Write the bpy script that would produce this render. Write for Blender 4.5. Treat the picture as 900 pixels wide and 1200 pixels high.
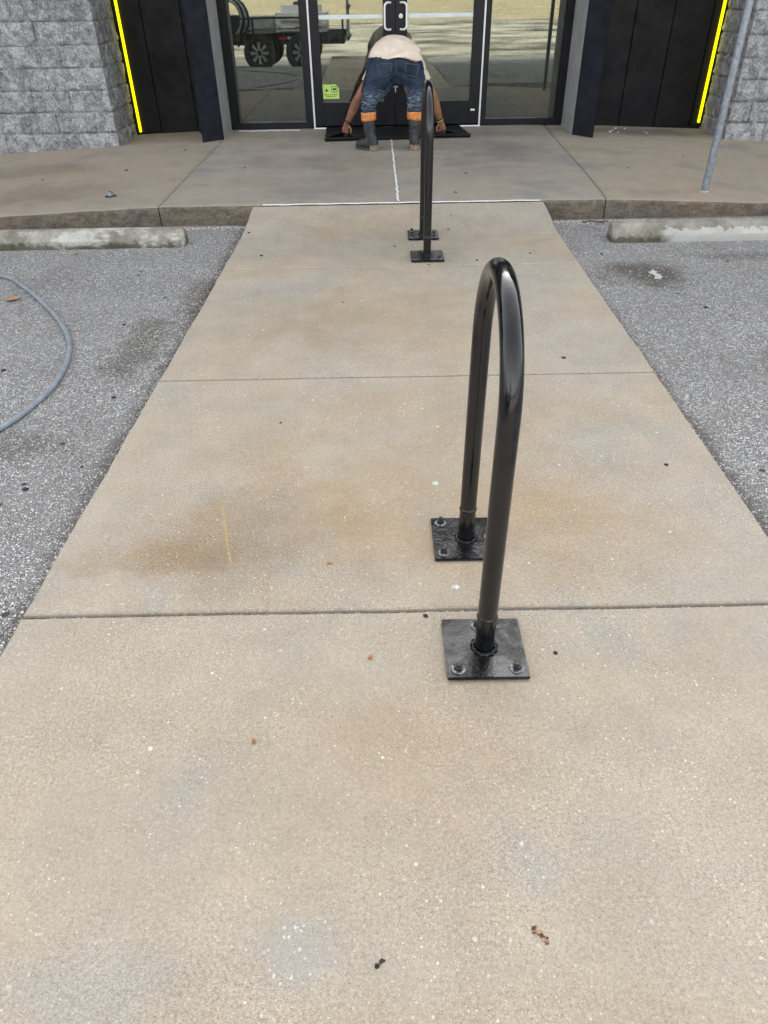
import bpy, bmesh, math, random
import numpy as np
from mathutils import Vector, Matrix, noise
from mathutils.bvhtree import BVHTree
for o in list(bpy.data.objects): bpy.data.objects.remove(o)
scene = bpy.context.scene
C = scene.collection
rad = math.radians

# ------------------------------------------------------------------ camera, sky, sun, exposure
CAM_H = 1.38
cd = bpy.data.cameras.new('camera'); cam = bpy.data.objects.new('camera', cd); C.objects.link(cam)
P, ROLL = rad(36.7), rad(-1.03)
F = Vector((0, math.cos(P), -math.sin(P))); R0 = Vector((1, 0, 0)); U0 = Vector((0, math.sin(P), math.cos(P)))
Rv = R0*math.cos(ROLL) + U0*math.sin(ROLL); Uv = -R0*math.sin(ROLL) + U0*math.cos(ROLL)
m = Matrix((Rv, Uv, -F)).transposed().to_4x4(); m.translation = (0, 0, CAM_H)
cam.matrix_world = m
cd.sensor_fit = 'VERTICAL'; cd.sensor_height = 36; cd.lens = 832/1200*36
cd.clip_start = 0.05; cd.clip_end = 2000
scene.camera = cam
SUN_EL, SUN_AZ = rad(30), rad(6)
w = bpy.data.worlds.new('World'); scene.world = w; w.use_nodes = True
wt = w.node_tree; bg = wt.nodes['Background']
sky = wt.nodes.new('ShaderNodeTexSky'); sky.sky_type = 'NISHITA'; sky.sun_disc = False
sky.sun_elevation = SUN_EL; sky.sun_rotation = SUN_AZ
sky.air_density = 1.0; sky.dust_density = 4.0; sky.ozone_density = 1.0
hs = wt.nodes.new('ShaderNodeHueSaturation'); hs.inputs['Saturation'].default_value = 0.17
wt.links.new(sky.outputs[0], hs.inputs['Color']); wt.links.new(hs.outputs[0], bg.inputs[0])
bg.inputs[1].default_value = 0.15
sl = bpy.data.lights.new('sun', 'SUN'); sl.energy = 3.2; sl.angle = rad(0.6); sl.color = (1, 0.93, 0.80)
sun = bpy.data.objects.new('sun', sl); C.objects.link(sun)
sun.rotation_euler = (-(math.pi/2-SUN_EL), 0, -SUN_AZ)
vs = scene.view_settings; vs.view_transform = 'Standard'; vs.look = 'None'; vs.gamma = 1; vs.exposure = 2.1

# ------------------------------------------------------------------ node helpers
class NT:
    def __init__(s, name):
        s.m = bpy.data.materials.new(name); s.m.use_nodes = True
        s.t = s.m.node_tree; s.b = s.t.nodes['Principled BSDF']; s.out = s.t.nodes['Material Output']
        s._pos = None
    def n(s, typ, **kw):
        nd = s.t.nodes.new('ShaderNode'+typ)
        for k, v in kw.items(): setattr(nd, k, v)
        return nd
    def put(s, sock, v):
        if v is None: return
        if hasattr(v, 'is_output') or isinstance(v, bpy.types.NodeSocket): s.t.links.new(v, sock)
        else: sock.default_value = v
    def pos(s):
        if s._pos is None: s._pos = s.n('NewGeometry').outputs['Position']
        return s._pos
    def obj(s): return s.n('TexCoord').outputs['Object']
    def noise(s, vec, scale, detail=4, rough=.55, dist=0, col=False):
        nd = s.n('TexNoise'); s.put(nd.inputs['Vector'], vec)
        nd.inputs['Scale'].default_value = scale; nd.inputs['Detail'].default_value = detail
        nd.inputs['Roughness'].default_value = rough; nd.inputs['Distortion'].default_value = dist
        return nd.outputs['Color' if col else 'Fac']
    def vor(s, vec, scale, feature='F1', out='Distance', rnd=1):
        nd = s.n('TexVoronoi', feature=feature); s.put(nd.inputs['Vector'], vec)
        nd.inputs['Scale'].default_value = scale; nd.inputs['Randomness'].default_value = rnd
        return nd.outputs[out]
    def math(s, op, a, b=None, c=None, clamp=False):
        nd = s.n('Math', operation=op, use_clamp=clamp)
        s.put(nd.inputs[0], a); s.put(nd.inputs[1], b)
        if c is not None: s.put(nd.inputs[2], c)
        return nd.outputs[0]
    def vm(s, op, a, b=None):
        nd = s.n('VectorMath', operation=op); s.put(nd.inputs[0], a)
        if b is not None: s.put(nd.inputs[1], b)
        return nd.outputs['Value' if op in ('LENGTH', 'DISTANCE', 'DOT_PRODUCT') else 'Vector']
    def ss(s, x, lo, hi, a=0., b=1.):
        nd = s.n('MapRange', interpolation_type='SMOOTHSTEP'); s.put(nd.inputs['Value'], x)
        nd.inputs['From Min'].default_value = lo; nd.inputs['From Max'].default_value = hi
        nd.inputs['To Min'].default_value = a; nd.inputs['To Max'].default_value = b
        return nd.outputs[0]
    def mix(s, fac, a, b, blend='MIX'):
        nd = s.n('Mix', data_type='RGBA', blend_type=blend); nd.clamp_factor = True
        s.put(nd.inputs[0], fac)
        for sock, v in ((nd.inputs[6], a), (nd.inputs[7], b)):
            if isinstance(v, tuple) and len(v) == 3: v = v+(1,)
            s.put(sock, v)
        return nd.outputs[2]
    def gray(s, v):
        nd = s.n('CombineColor'); [s.t.links.new(v, nd.inputs[i]) for i in range(3)]
        return nd.outputs[0]
    def sep(s, vec):
        nd = s.n('SeparateXYZ'); s.put(nd.inputs[0], vec); return nd.outputs
    def bump(s, h, strength=.5, dist=.01, normal=None):
        nd = s.n('Bump'); s.put(nd.inputs['Height'], h); nd.inputs['Strength'].default_value = strength
        nd.inputs['Distance'].default_value = dist
        if normal is not None: s.put(nd.inputs['Normal'], normal)
        return nd.outputs[0]
    def fin(s, color=None, rough=None, normal=None, metal=None, spec=None):
        if isinstance(color, tuple) and len(color) == 3: color = color+(1,)
        s.put(s.b.inputs['Base Color'], color); s.put(s.b.inputs['Roughness'], rough)
        if normal is not None: s.put(s.b.inputs['Normal'], normal)
        if metal is not None: s.put(s.b.inputs['Metallic'], metal)
        if spec is not None: s.put(s.b.inputs['Specular IOR Level'], spec)
        return s.m

def concrete(name, base, warm, cool, spots=(), speck=1., line=None, grime=None, gr=.72):
    t = NT(name); p = t.pos()
    big = t.noise(p, .9, 3, .6); mid = t.noise(p, 5.5, 4, .65); fine = t.noise(p, 75, 3, .75); grain = t.math('ADD', t.math('MULTIPLY', t.noise(p, 430, 2, .8), .55), t.math('MULTIPLY', t.noise(t.vm('ADD', p, (3, 5, 1)), 150, 3, .8), .45))
    c = t.mix(t.ss(big, .40, .66), base, warm)
    c = t.mix(t.ss(t.noise(t.vm('ADD', p, (7.3, 2.1, 0)), 1.7, 3, .6), .50, .72), c, cool)
    c = t.mix(.55, c, t.mix(mid, (.30, .30, .30), (.72, .72, .72)), 'OVERLAY')
    c = t.mix(.38, c, t.mix(fine, (.2, .2, .2), (.82, .82, .82)), 'OVERLAY')
    c = t.mix(t.ss(t.noise(t.vm('ADD', p, (1, 8, 0)), 1.4, 4, .7), .35, .65, .22*speck, .58*speck), c, t.gray(t.ss(grain, .34, .66, .12, .88)), 'OVERLAY')
    wob = t.noise(p, 3.2, 4, .65)
    wob2 = t.noise(p, 24, 3, .6)
    sx = t.sep(p)
    for (x, y, rx, ry, col, k) in spots:
        d = t.vm('MULTIPLY', t.vm('SUBTRACT', p, (x, y, 0)), (1/rx, 1/ry, 0))
        L = t.math('ADD', t.vm('LENGTH', d), t.math('MULTIPLY', t.math('SUBTRACT', wob, .5), 1.5))
        L = t.math('ADD', L, t.math('MULTIPLY', t.math('SUBTRACT', wob2, .5), .5))
        c = t.mix(t.ss(L, .15, 1.25, k*gr, 0), c, col, 'MULTIPLY')
    if line:
        wv = t.math('ADD', sx[1], t.math('MULTIPLY', t.noise(p, 5, 4, .7), .16))
        tide = t.math('MULTIPLY', t.math('MULTIPLY', t.ss(wv, 1.640, 1.655), t.ss(wv, 1.655, 1.80, 1, 0)), t.math('MULTIPLY', t.ss(sx[0], -1.0, -.85), t.ss(sx[0], -.50, -.2, 1, 0)))
        c = t.mix(t.math('MULTIPLY', tide, .22), c, (.78, .68, .55), 'MULTIPLY')
        scf = t.n('TexNoise'); t.put(scf.inputs['Vector'], t.vm('MULTIPLY', p, (26, 3, 1))); scf.inputs['Detail'].default_value = 4
        c = t.mix(t.ss(scf.outputs[0], .62, .72, 0, .16), c, (.55, .52, .47))
        (x0, y0), (x1, y1), wd = line
        L = math.hypot(x1-x0, y1-y0); ux, uy = (x1-x0)/L, (y1-y0)/L
        q = t.vm('SUBTRACT', p, (x0, y0, 0))
        al = t.vm('DOT_PRODUCT', q, (ux, uy, 0)); ac = t.math('ABSOLUTE', t.vm('DOT_PRODUCT', q, (-uy, ux, 0)))
        mk = t.math('MULTIPLY', t.ss(ac, wd*.3, wd, 1, 0), t.math('MULTIPLY', t.ss(al, -.02, .05), t.ss(al, L-.08, L+.02, 1, 0)))
        mk = t.math('MULTIPLY', mk, t.ss(t.noise(p, 70, 3, .7), .35, .6, .1, .6))
        c = t.mix(mk, c, (.55, .37, .10))
    if line:   # pale flaked patch on the nearest slab
        d = t.vm('MULTIPLY', t.vm('SUBTRACT', p, (-.165, .545, 0)), (1/.085, 1/.075, 0))
        L = t.math('ADD', t.vm('LENGTH', d), t.math('MULTIPLY', t.math('SUBTRACT', wob2, .5), 1.6))
        c = t.mix(t.ss(L, .2, 1.1, .40, 0), c, (.36, .355, .35))
        v = t.n('TexVoronoi'); t.put(v.inputs['Vector'], t.vm('ADD', p, t.vm('MULTIPLY', t.noise(p, 110, 2, .6, 0, True), (.012, .012, 0)))); v.inputs['Scale'].default_value = 95
        cs = t.n('SeparateColor'); t.t.links.new(v.outputs['Color'], cs.inputs[0])
        c = t.mix(t.math('MULTIPLY', t.math('MULTIPLY', t.ss(cs.outputs[0], .80, .82), t.ss(v.outputs['Distance'], .22, .40, 1, 0)), t.ss(L, .5, 1.3, .6, 0)), c, (.70, .70, .69))
    dens = t.ss(t.noise(p, 2.5, 3, .7), .40, .64, .38, .9)
    # exposed aggregate: pale and dark chips of several sizes
    for sc, thr, col, k, off in ((260, .74, (.66, .60, .50), .8, 0), (150, .92, (.76, .72, .64), .85, 3.1), (80, .980, (.80, .78, .72), .9, 5.7), (230, .76, (.12, .10, .08), .65, 9.2)):
        q = t.vm('ADD', p, (off, off*.7, 0))
        v = t.n('TexVoronoi'); t.put(v.inputs['Vector'], q); v.inputs['Scale'].default_value = sc
        cs = t.n('SeparateColor'); t.t.links.new(v.outputs['Color'], cs.inputs[0])
        pick = t.ss(cs.outputs[0], thr, thr+.02)
        near = t.ss(t.math('ADD', v.outputs['Distance'], t.math('ADD', t.math('MULTIPLY', cs.outputs[1], .30), t.math('MULTIPLY', t.math('SUBTRACT', fine, .5), .5))), .36, .48, 1, 0)
        c = t.mix(t.math('MULTIPLY', t.math('MULTIPLY', pick, near), t.math('MULTIPLY', dens, k*speck)), c, col)
    if grime is not None:
        g = t.noise(t.vm('MULTIPLY', p, (3, 3, 6)), 4.2, 6, .8)
        c = t.mix(t.ss(g, .36, .66, 0, .65), c, grime, 'MULTIPLY')
        pp = t.ss(t.noise(t.vm('MULTIPLY', p, (1, 1, 2.4)), 4.1, 6, .75), .60, .70, 0, .4)
        c = t.mix(pp, c, (.45, .43, .38))
    h = t.math('ADD', t.math('MULTIPLY', fine, .6), t.math('MULTIPLY', grain, .7))
    nrm = t.bump(h, .55, .004)
    return t.fin(c, t.ss(mid, .3, .7, .78, .95), nrm, spec=.25)

def asphalt():
    t = NT('chip_seal_asphalt'); p = t.pos()
    wp = t.vm('ADD', p, t.vm('MULTIPLY', t.vm('SUBTRACT', t.noise(p, 90, 2, .5, 0, True), (.5, .5, .5)), (.008, .008, .008)))
    cols = None; hh = None
    v = t.n('TexVoronoi'); t.put(v.inputs['Vector'], wp); v.inputs['Scale'].default_value = 112
    cs = t.n('SeparateColor'); t.t.links.new(v.outputs['Color'], cs.inputs[0])
    e = t.vor(wp, 112, 'DISTANCE_TO_EDGE')
    stone = t.mix(t.ss(cs.outputs[0], .15, 1), (.33, .325, .315), (.70, .69, .675))
    stone = t.mix(t.ss(cs.outputs[1], .86, .88), stone, (.80, .79, .78))
    stone = t.mix(t.ss(cs.outputs[2], .92, .94), stone, (.30, .25, .20))
    edge = t.ss(e, .02, .16)
    c = t.mix(edge, (.125, .122, .118), stone)
    cover = t.ss(t.math('ADD', t.noise(p, 40, 3, .6), t.math('MULTIPLY', t.noise(p, 1.6, 4, .6), .55)), .66, .92)
    c = t.mix(t.math('MULTIPLY', cover, t.ss(cs.outputs[1], .3, .5)), c, (.29, .285, .275))
    # oil drips, damp tracks, dust
    tr = t.ss(t.noise(t.vm('MULTIPLY', p, (1.5, .55, 1)), 1.4, 5, .65), .50, .70, 0, .42)
    c = t.mix(tr, c, (.62, .60, .58), 'MULTIPLY')
    ds = t.ss(t.noise(t.vm('ADD', p, (3, 9, 0)), .8, 4, .6), .48, .66, 0, .2)
    c = t.mix(ds, c, (.36, .35, .345))
    wob = t.noise(p, 4, 4, .65)
    for (x, y, rx, ry, k) in ((1.62, 4.3, .30, .30, .75), (-1.52, 2.35, .34, .16, .5), (-1.2, 3.3, .18, .5, .5), (-1.75, 1.9, .4, .25, .45), (-1.05, 4.0, .12, .5, .45), (2.1, 3.0, .5, .4, .35), (2.3, 4.6, .4, .12, .4)):
        d = t.vm('MULTIPLY', t.vm('SUBTRACT', p, (x, y, 0)), (1/rx, 1/ry, 0))
        L = t.math('ADD', t.vm('LENGTH', d), t.math('MULTIPLY', t.math('SUBTRACT', wob, .5), 1.8))
        c = t.mix(t.ss(L, .3, 1.1, k, 0), c, (.30, .27, .21), 'MULTIPLY')
    xx = t.sep(p)[0]
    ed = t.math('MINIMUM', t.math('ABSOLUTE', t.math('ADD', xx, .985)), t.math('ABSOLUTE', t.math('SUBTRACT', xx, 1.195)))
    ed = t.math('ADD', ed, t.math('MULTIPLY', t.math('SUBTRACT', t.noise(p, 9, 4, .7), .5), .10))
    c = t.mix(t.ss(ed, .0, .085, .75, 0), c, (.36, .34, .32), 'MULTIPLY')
    # a run of spilt white paint beside the right wheel stop
    d = t.vm('MULTIPLY', t.vm('SUBTRACT', p, (1.665, 4.27, 0)), (1/.035, 1/.10, 0))
    L = t.math('ADD', t.vm('LENGTH', d), t.math('MULTIPLY', t.math('SUBTRACT', t.noise(p, 26, 3, .6), .5), 2.6))
    c = t.mix(t.ss(L, .75, .95, .9, 0), c, (.75, .74, .72))
    dot = t.n('TexVoronoi'); t.put(dot.inputs['Vector'], p); dot.inputs['Scale'].default_value = 5.5
    c = t.mix(t.ss(t.math('ADD', dot.outputs['Distance'], t.math('MULTIPLY', t.noise(p, 45, 2), .05)), .08, .10, .8, 0), c, (.03, .028, .026))
    h = t.math('MULTIPLY', edge, t.ss(cs.outputs[0], 0, 1, .45, 1))
    return t.fin(c, .85, t.bump(h, 1, .0055), spec=.3)

def simple(name, col, rough=.5, metal=0, var=.12, scale=14, bump=0, bscale=120, spec=.5, col2=None):
    t = NT(name); p = t.pos()
    nz = t.noise(p, scale, 5, .6)
    lo = tuple(max(0, c*(1-var*2)) for c in col); hi = tuple(min(1, c*(1+var*2)) for c in col)
    c = t.mix(t.ss(nz, .3, .7), lo, hi if col2 is None else col2)
    r = t.ss(t.noise(p, scale*2.3, 4, .6), .3, .7, max(.02, rough*.8), min(1, rough*1.2))
    nrm = t.bump(t.noise(p, bscale, 4, .6), bump, .003) if bump else None
    return t.fin(c, r, nrm, metal, spec)

def emit(name, col, strength):
    t = NT(name); t.fin(col, .5)
    t.b.inputs['Emission Color'].default_value = col+(1,); t.b.inputs['Emission Strength'].default_value = strength
    return t.m

def glass_mat():
    t = NT('tinted_storefront_glass'); p = t.pos()
    tr = t.n('BsdfTransparent'); tr.inputs[0].default_value = (.50, .55, .51, 1)
    gl = t.n('BsdfGlossy'); gl.inputs['Roughness'].default_value = 0.0; gl.inputs['Color'].default_value = (.92, .95, .88, 1)
    nrm = t.bump(t.noise(p, 1.3, 1, .5), .045, .01); t.t.links.new(nrm, gl.inputs['Normal'])
    fr = t.n('Fresnel'); fr.inputs['IOR'].default_value = 1.5
    fac = t.math('ADD', t.math('MULTIPLY', fr.outputs[0], .9), .17, clamp=True)
    # faint film of dust and wipe marks
    df = t.n('BsdfDiffuse'); df.inputs[0].default_value = (.45, .45, .42, 1)
    mx = t.n('MixShader'); t.t.links.new(fac, mx.inputs[0]); t.t.links.new(tr.outputs[0], mx.inputs[1]); t.t.links.new(gl.outputs[0], mx.inputs[2])
    m2 = t.n('MixShader'); t.t.links.new(t.ss(t.noise(t.vm('MULTIPLY', p, (9, 1, 1.2)), 3, 5, .7), .40, .75, .012, .06), m2.inputs[0])
    t.t.links.new(mx.outputs[0], m2.inputs[1]); t.t.links.new(df.outputs[0], m2.inputs[2])
    t.t.links.new(m2.outputs[0], t.out.inputs[0])
    return t.m

def stone_mat():
    t = NT('split_face_block'); p = t.pos()
    oi = t.n('ObjectInfo').outputs['Random']
    n1 = t.noise(p, 11, 7, .75, .6); n2 = t.noise(p, 55, 5, .75); n3 = t.noise(p, 260, 3, .7)
    c = t.mix(t.ss(n1, .34, .66), (.20, .203, .212), (.50, .50, .507))
    c = t.mix(.48, c, t.mix(t.ss(n2, .33, .67), (.1, .1, .1), (.92, .92, .92)), 'OVERLAY')
    c = t.mix(.5, c, t.mix(n3, (.2, .2, .2), (.8, .8, .8)), 'OVERLAY')
    c = t.mix(.5, c, t.gray(t.ss(oi, 0, 1, .40, .62)), 'OVERLAY')
    ef = t.ss(t.noise(t.vm('ADD', p, (4, 1, 8)), 6, 6, .75, 1.0), .57, .68, 0, .5)
    c = t.mix(ef, c, (.72, .72, .71))
    h = t.math('ADD', t.math('MULTIPLY', n2, 1.), t.math('MULTIPLY', n3, .35))
    return t.fin(c, .92, t.bump(h, 1, .018), spec=.2)

def paint_black():
    t = NT('glossy_black_pipe_paint'); p = t.pos()
    n1 = t.noise(p, 30, 5, .65); n2 = t.noise(p, 160, 3, .6)
    c = t.mix(t.ss(n1, .35, .7), (.004, .004, .005), (.011, .011, .013))
    sc = t.ss(t.noise(t.vm('MULTIPLY', p, (1, 1, .5)), 42, 6, .8), .68, .75, 0, .4)
    c = t.mix(sc, c, (.10, .10, .105))
    r = t.ss(n1, .3, .7, .07, .20)
    return t.fin(c, r, t.bump(t.math('ADD', n1, t.math('MULTIPLY', n2, .4)), .08, .004), spec=.6)

def plate_paint():
    t = NT('worn_black_plate_paint'); p = t.pos()
    n1 = t.noise(p, 22, 6, .7, .6); n2 = t.noise(p, 120, 4, .7)
    c = t.mix(t.ss(n2, .35, .7), (.004, .004, .005), (.012, .012, .014))
    worn = t.ss(t.math('ADD', n1, t.math('MULTIPLY', n2, .25)), .68, .80, 0, .3)
    c = t.mix(worn, c, (.09, .095, .11))
    r = t.ss(n1, .42, .60, .03, .15)
    return t.fin(c, r, t.bump(t.math('ADD', t.math('MULTIPLY', n1, 1.2), n2), .22, .004), spec=t.ss(t.noise(p, 11, 4, .7, .8), .38, .62, .22, .55))

def denim():
    t = NT('faded_denim'); p = t.pos()
    n1 = t.noise(p, 7, 5, .65); n2 = t.noise(t.vm('MULTIPLY', p, (1, 1, 3)), 24, 4, .7); n3 = t.noise(p, 420, 2, .6)
    c = t.mix(t.ss(n1, .35, .65), (.010, .016, .030), (.028, .043, .070))
    z = t.sep(p)[2]
    fade = t.math('MULTIPLY', t.ss(z, .60, .50), t.ss(z, .38, .44))   # worn whiskers behind the knee
    c = t.mix(t.math('MULTIPLY', fade, t.ss(n2, .40, .68, 0, .8)), c, (.20, .26, .32))
    c = t.mix(t.ss(n2, .58, .74, 0, .6), c, (.12, .18, .26))
    c = t.mix(.4, c, t.mix(n3, (.2, .2, .2), (.8, .8, .8)), 'OVERLAY')
    return t.fin(c, .85, t.bump(t.math('ADD', n2, t.math('MULTIPLY', n3, .15)), .5, .01), spec=.2)

def wood():
    t = NT('plank_floor'); p = t.pos(); oi = t.n('ObjectInfo').outputs['Random']
    g = t.noise(t.vm('MULTIPLY', p, (14, 1.1, 1)), 3, 5, .65)
    c = t.mix(t.ss(g, .3, .7), (.36, .29, .21), (.58, .49, .37))
    c = t.mix(.5, c, t.gray(t.ss(oi, 0, 1, .35, .65)), 'OVERLAY')
    return t.fin(c, .45)

def stopmat(name, xs):
    t = NT(name); p = t.pos()
    n1 = t.noise(p, 5, 6, .7); n2 = t.noise(p, 45, 4, .7); n3 = t.noise(p, 300, 2, .6)
    c = t.mix(t.ss(n1, .35, .65), (.20, .185, .15), (.36, .34, .29))
    c = t.mix(.6, c, t.mix(n2, (.2, .2, .2), (.8, .8, .8)), 'OVERLAY')
    s = t.sep(p)
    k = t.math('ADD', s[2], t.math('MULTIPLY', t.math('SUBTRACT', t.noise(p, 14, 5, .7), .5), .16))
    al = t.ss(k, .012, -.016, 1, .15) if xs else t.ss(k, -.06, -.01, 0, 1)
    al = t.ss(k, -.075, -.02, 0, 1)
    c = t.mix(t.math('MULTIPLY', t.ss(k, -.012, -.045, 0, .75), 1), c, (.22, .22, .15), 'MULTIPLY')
    if xs:   # whitewashed stretch of the front face
        m_ = t.math('MULTIPLY', t.ss(t.math('ADD', s[0], t.math('MULTIPLY', t.noise(p, 12, 3), .2)), xs, xs+.12), t.ss(k, .012, .022, 1, 0))
        c = t.mix(t.math('MULTIPLY', m_, .7), c, (.58, .58, .55))
    else:
        m_ = t.ss(t.noise(t.vm('MULTIPLY', p, (1, 1, 2)), 4.5, 5, .65), .50, .62, 0, .7)
        c = t.mix(t.math('MULTIPLY', m_, al), c, (.60, .60, .56))
    return t.fin(c, .9, t.bump(t.math('ADD', n2, t.math('MULTIPLY', n3, .5)), .6, .006), spec=.2)

M = {}
RUST = (.93, .76, .55)
M['walk'] = concrete('worn_walkway_concrete', (.378, .335, .274), (.392, .330, .248), (.345, .318, .275),
    spots=[(.12, 1.00, .30, .16, RUST, .22), (-.42, 1.76, .46, .36, (.82, .70, .54), .75), (-.50, 1.72, .30, .20, (.84, .74, .62), .7), (.20, 1.95, .70, .45, (.96, .84, .68), .8),
           (.60, 1.75, .35, .35, (.96, .84, .68), .7), (-.15, .90, .55, .4, (.96, .86, .72), .55), (.43, .99, .075, .055, (.72, .73, .76), .7),
           (-.72, 1.63, .34, .09, (.80, .71, .58), .7), (-.2, .55, .10, .07, (.80, .82, .86), .6), (.0, .36, .22, .1, (.95, .82, .62), .6),
           (.05, 3.6, .8, .6, (.88, .78, .65), .7), (.3, 2.5, .7, .3, (.95, .84, .70), .7), (-.5, 2.3, .3, .4, (.95, .86, .74), .6), (.1, .3, .9, .25, (.95, .85, .72), .7), (-.3, 3.3, .12, .35, (.84, .78, .68), .5), (.25, 4.7, .3, .5, (.80, .78, .74), .55),
           (.25, 1.24, .17, .18, (.80, .74, .66), .5), (.25, 1.70, .17, .16, (.82, .74, .62), .6), (-.25, 5.0, .35, .25, (.86, .82, .76), .5), (.15, 4.9, 1.3, .75, (.80, .79, .77), .95), (-.6, 3.5, .5, .5, (.88, .84, .78), .7)],
    line=((-.545, 1.94), (-.447, 1.56), .0055))
M['side'] = concrete('weathered_sidewalk_concrete', (.305, .265, .210), (.335, .278, .208), (.245, .226, .196),
    spots=[(-2.7, 6.3, .7, .5, (.70, .68, .68), .7), (-.3, 7.2, 1.2, .5, (.78, .77, .76), .8), (-.25, 6.4, .35, .8, (.80, .76, .72), .6),
           (1.2, 7.6, .7, .8, (.70, .71, .73), .8), (3.0, 8.8, 1.0, .3, (.62, .61, .61), .9), (.9, 6.6, .6, .4, (.80, .80, .80), .6), (-3.2, 7.3, .8, .4, (.75, .72, .70), .7), (.4, 8.6, 1.6, .4, (.74, .74, .75), .8)],
    speck=.6, gr=1.15)
M['side2'] = concrete('grey_entrance_concrete', (.290, .265, .226), (.310, .275, .224), (.235, .222, .202),
    spots=[(-.3, 7.2, 1.2, .5, (.78, .77, .76), .8), (-.25, 6.4, .35, .8, (.80, .76, .72), .6), (1.2, 7.6, .7, .8, (.70, .71, .73), .8), (.9, 6.6, .6, .4, (.80, .80, .80), .6), (.4, 8.6, 1.6, .4, (.74, .74, .75), .8), (-.9, 6.3, .5, .4, (.86, .84, .82), .6)],
    speck=.6, gr=1.15)
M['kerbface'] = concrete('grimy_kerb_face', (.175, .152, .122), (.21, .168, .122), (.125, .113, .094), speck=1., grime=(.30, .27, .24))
M['asphalt'] = asphalt()
M['field'] = simple('dry_roadside_ground', (.42, .36, .22), .95, 0, .12, .3, 0)
M['lotfar'] = simple('pale_gravel_lot', (.46, .43, .35), .95, 0, .42, .45, 0, 1, .3, (.60, .57, .47))
M['stone'] = stone_mat()
M['mortar'] = simple('grey_mortar', (.55, .55, .54), .95, 0, .1, 40, .4)
M['cap'] = simple('pale_ledge_stone', (.42, .42, .42), .9, 0, .1, 30, .4)
M['panel'] = simple('matt_black_metal_panel', (.0055, .0055, .0068), .6, 0, .15, 3, .05, 200, .22)
M['column'] = simple('dark_navy_render', (.012, .013, .020), .8, 0, .12, 4, .25, 300, .2)
M['reveal'] = simple('pale_grey_render', (.30, .30, .30), .8, 0, .06, 6, .5, 260, .3)
M['frame'] = simple('black_anodised_frame', (.006, .006, .010), .4, 0, .12, 5, 0, 100, .3)
M['white'] = simple('white_trim', (.80, .80, .80), .4, 0, .03, 9)
M['bar'] = simple('pale_push_bar', (.62, .70, .72), .35, 0, .04, 9)
M['caulk'] = simple('white_joint_sealant', (.74, .74, .72), .6, 0, .08, 60, .3, 90)
M['glass'] = glass_mat()
M['yellow'] = emit('yellow_light_strip', (.95, .88, .0), .45)
M['wood'] = wood()
M['inwall'] = simple('interior_wall', (.42, .42, .39), .9)
M['indark'] = simple('interior_dark_fitting', (.03, .03, .03), .6)
M['pipe'] = paint_black(); M['plate'] = plate_paint()
M['galv'] = simple('galvanised_steel', (.27, .30, .34), .42, .55, .12, 40, .1, 150)
M['bolt'] = simple('painted_bolt', (.02, .02, .022), .3, 0, .3, 90, .3, 300)
M['wash'] = simple('scuffed_washer_rim', (.20, .20, .205), .3, .4, .5, 150, .3, 400)
M['hose'] = simple('grey_hose_rubber', (.24, .275, .31), .5, 0, .08, 20, .1, 200)
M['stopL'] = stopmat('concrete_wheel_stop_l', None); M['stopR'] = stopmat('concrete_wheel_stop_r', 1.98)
M['mat'] = simple('black_rubber_mat', (.006, .006, .007), .65, 0, .15, 30, .4, 160, .25)
M['skin'] = simple('skin', (.27, .125, .070), .5, 0, .12, 18, .1, 200)
M['nail'] = simple('fingernail', (.50, .32, .25), .35, 0, .05, 20)
M['shirt'] = simple('cream_cotton', (.66, .57, .47), .9, 0, .05, 9, .35, 420, .2)
M['denim'] = denim()
M['seam'] = simple('denim_seam_thread', (.075, .095, .12), .9, 0, .2, 60)
M['orange'] = simple('orange_cuff_fabric', (.58, .22, .06), .8, 0, .18, 40, .4, 200)
M['boot'] = simple('dark_rubber_boot', (.030, .034, .038), .5, 0, .25, 25, .2, 120)
M['soledark'] = simple('dark_gum_sole', (.055, .047, .040), .8, 0, .25, 60, .4, 160)
M['sole'] = simple('tan_gum_sole', (.22, .155, .11), .8, 0, .25, 60, .4, 160)
M['hair'] = simple('dark_brown_hair', (.022, .014, .009), .6, 0, .3, 60, .8, 260)
M['eye'] = simple('eye_white', (.6, .58, .55), .3); M['lip'] = simple('lip', (.22, .08, .06), .5)
M['black'] = simple('black_cord', (.012, .012, .012), .5)
M['bead'] = simple('green_beads', (.10, .20, .05), .4, 0, .3, 200, 0, 1, .5, (.50, .42, .10))
M['silver'] = simple('silver', (.62, .62, .60), .28, .8, .1, 60)
M['sticker'] = simple('lime_sticker', (.50, .72, .16), .5, 0, .03, 30)
M['stickdark'] = simple('sticker_print', (.03, .05, .02), .5)
M['chip'] = simple('loose_grey_chips', (.47, .457, .438), .9, 0, .45, 150, 0)
M['leaf'] = simple('dry_orange_leaf', (.34, .13, .05), .8, 0, .25, 90)
M['leafb'] = simple('dry_brown_leaf', (.13, .08, .05), .85, 0, .3, 120)
M['leaft'] = simple('dry_tan_leaf', (.33, .20, .12), .8, 0, .2, 90)
M['tar'] = simple('dark_debris', (.03, .027, .025), .9, 0, .3, 120)
M['paintchip'] = simple('pale_green_paint_fleck', (.46, .55, .45), .6, 0, .12, 90)
M['palefleck'] = simple('pale_paint_fleck', (.56, .55, .52), .7, 0, .2, 120)
M['tank'] = simple('white_poly_tank', (.72, .74, .74), .4, 0, .03, 3)
M['steel'] = simple('black_trailer_steel', (.016, .016, .018), .5, 0, .2, 10)
M['tyre'] = simple('tyre_rubber', (.016, .016, .016), .8, 0, .2, 30)
M['rim'] = simple('alloy_rim', (.52, .53, .54), .3, .7, .08, 30)
M['red'] = simple('red_marker', (.50, .02, .02), .3)
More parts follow.
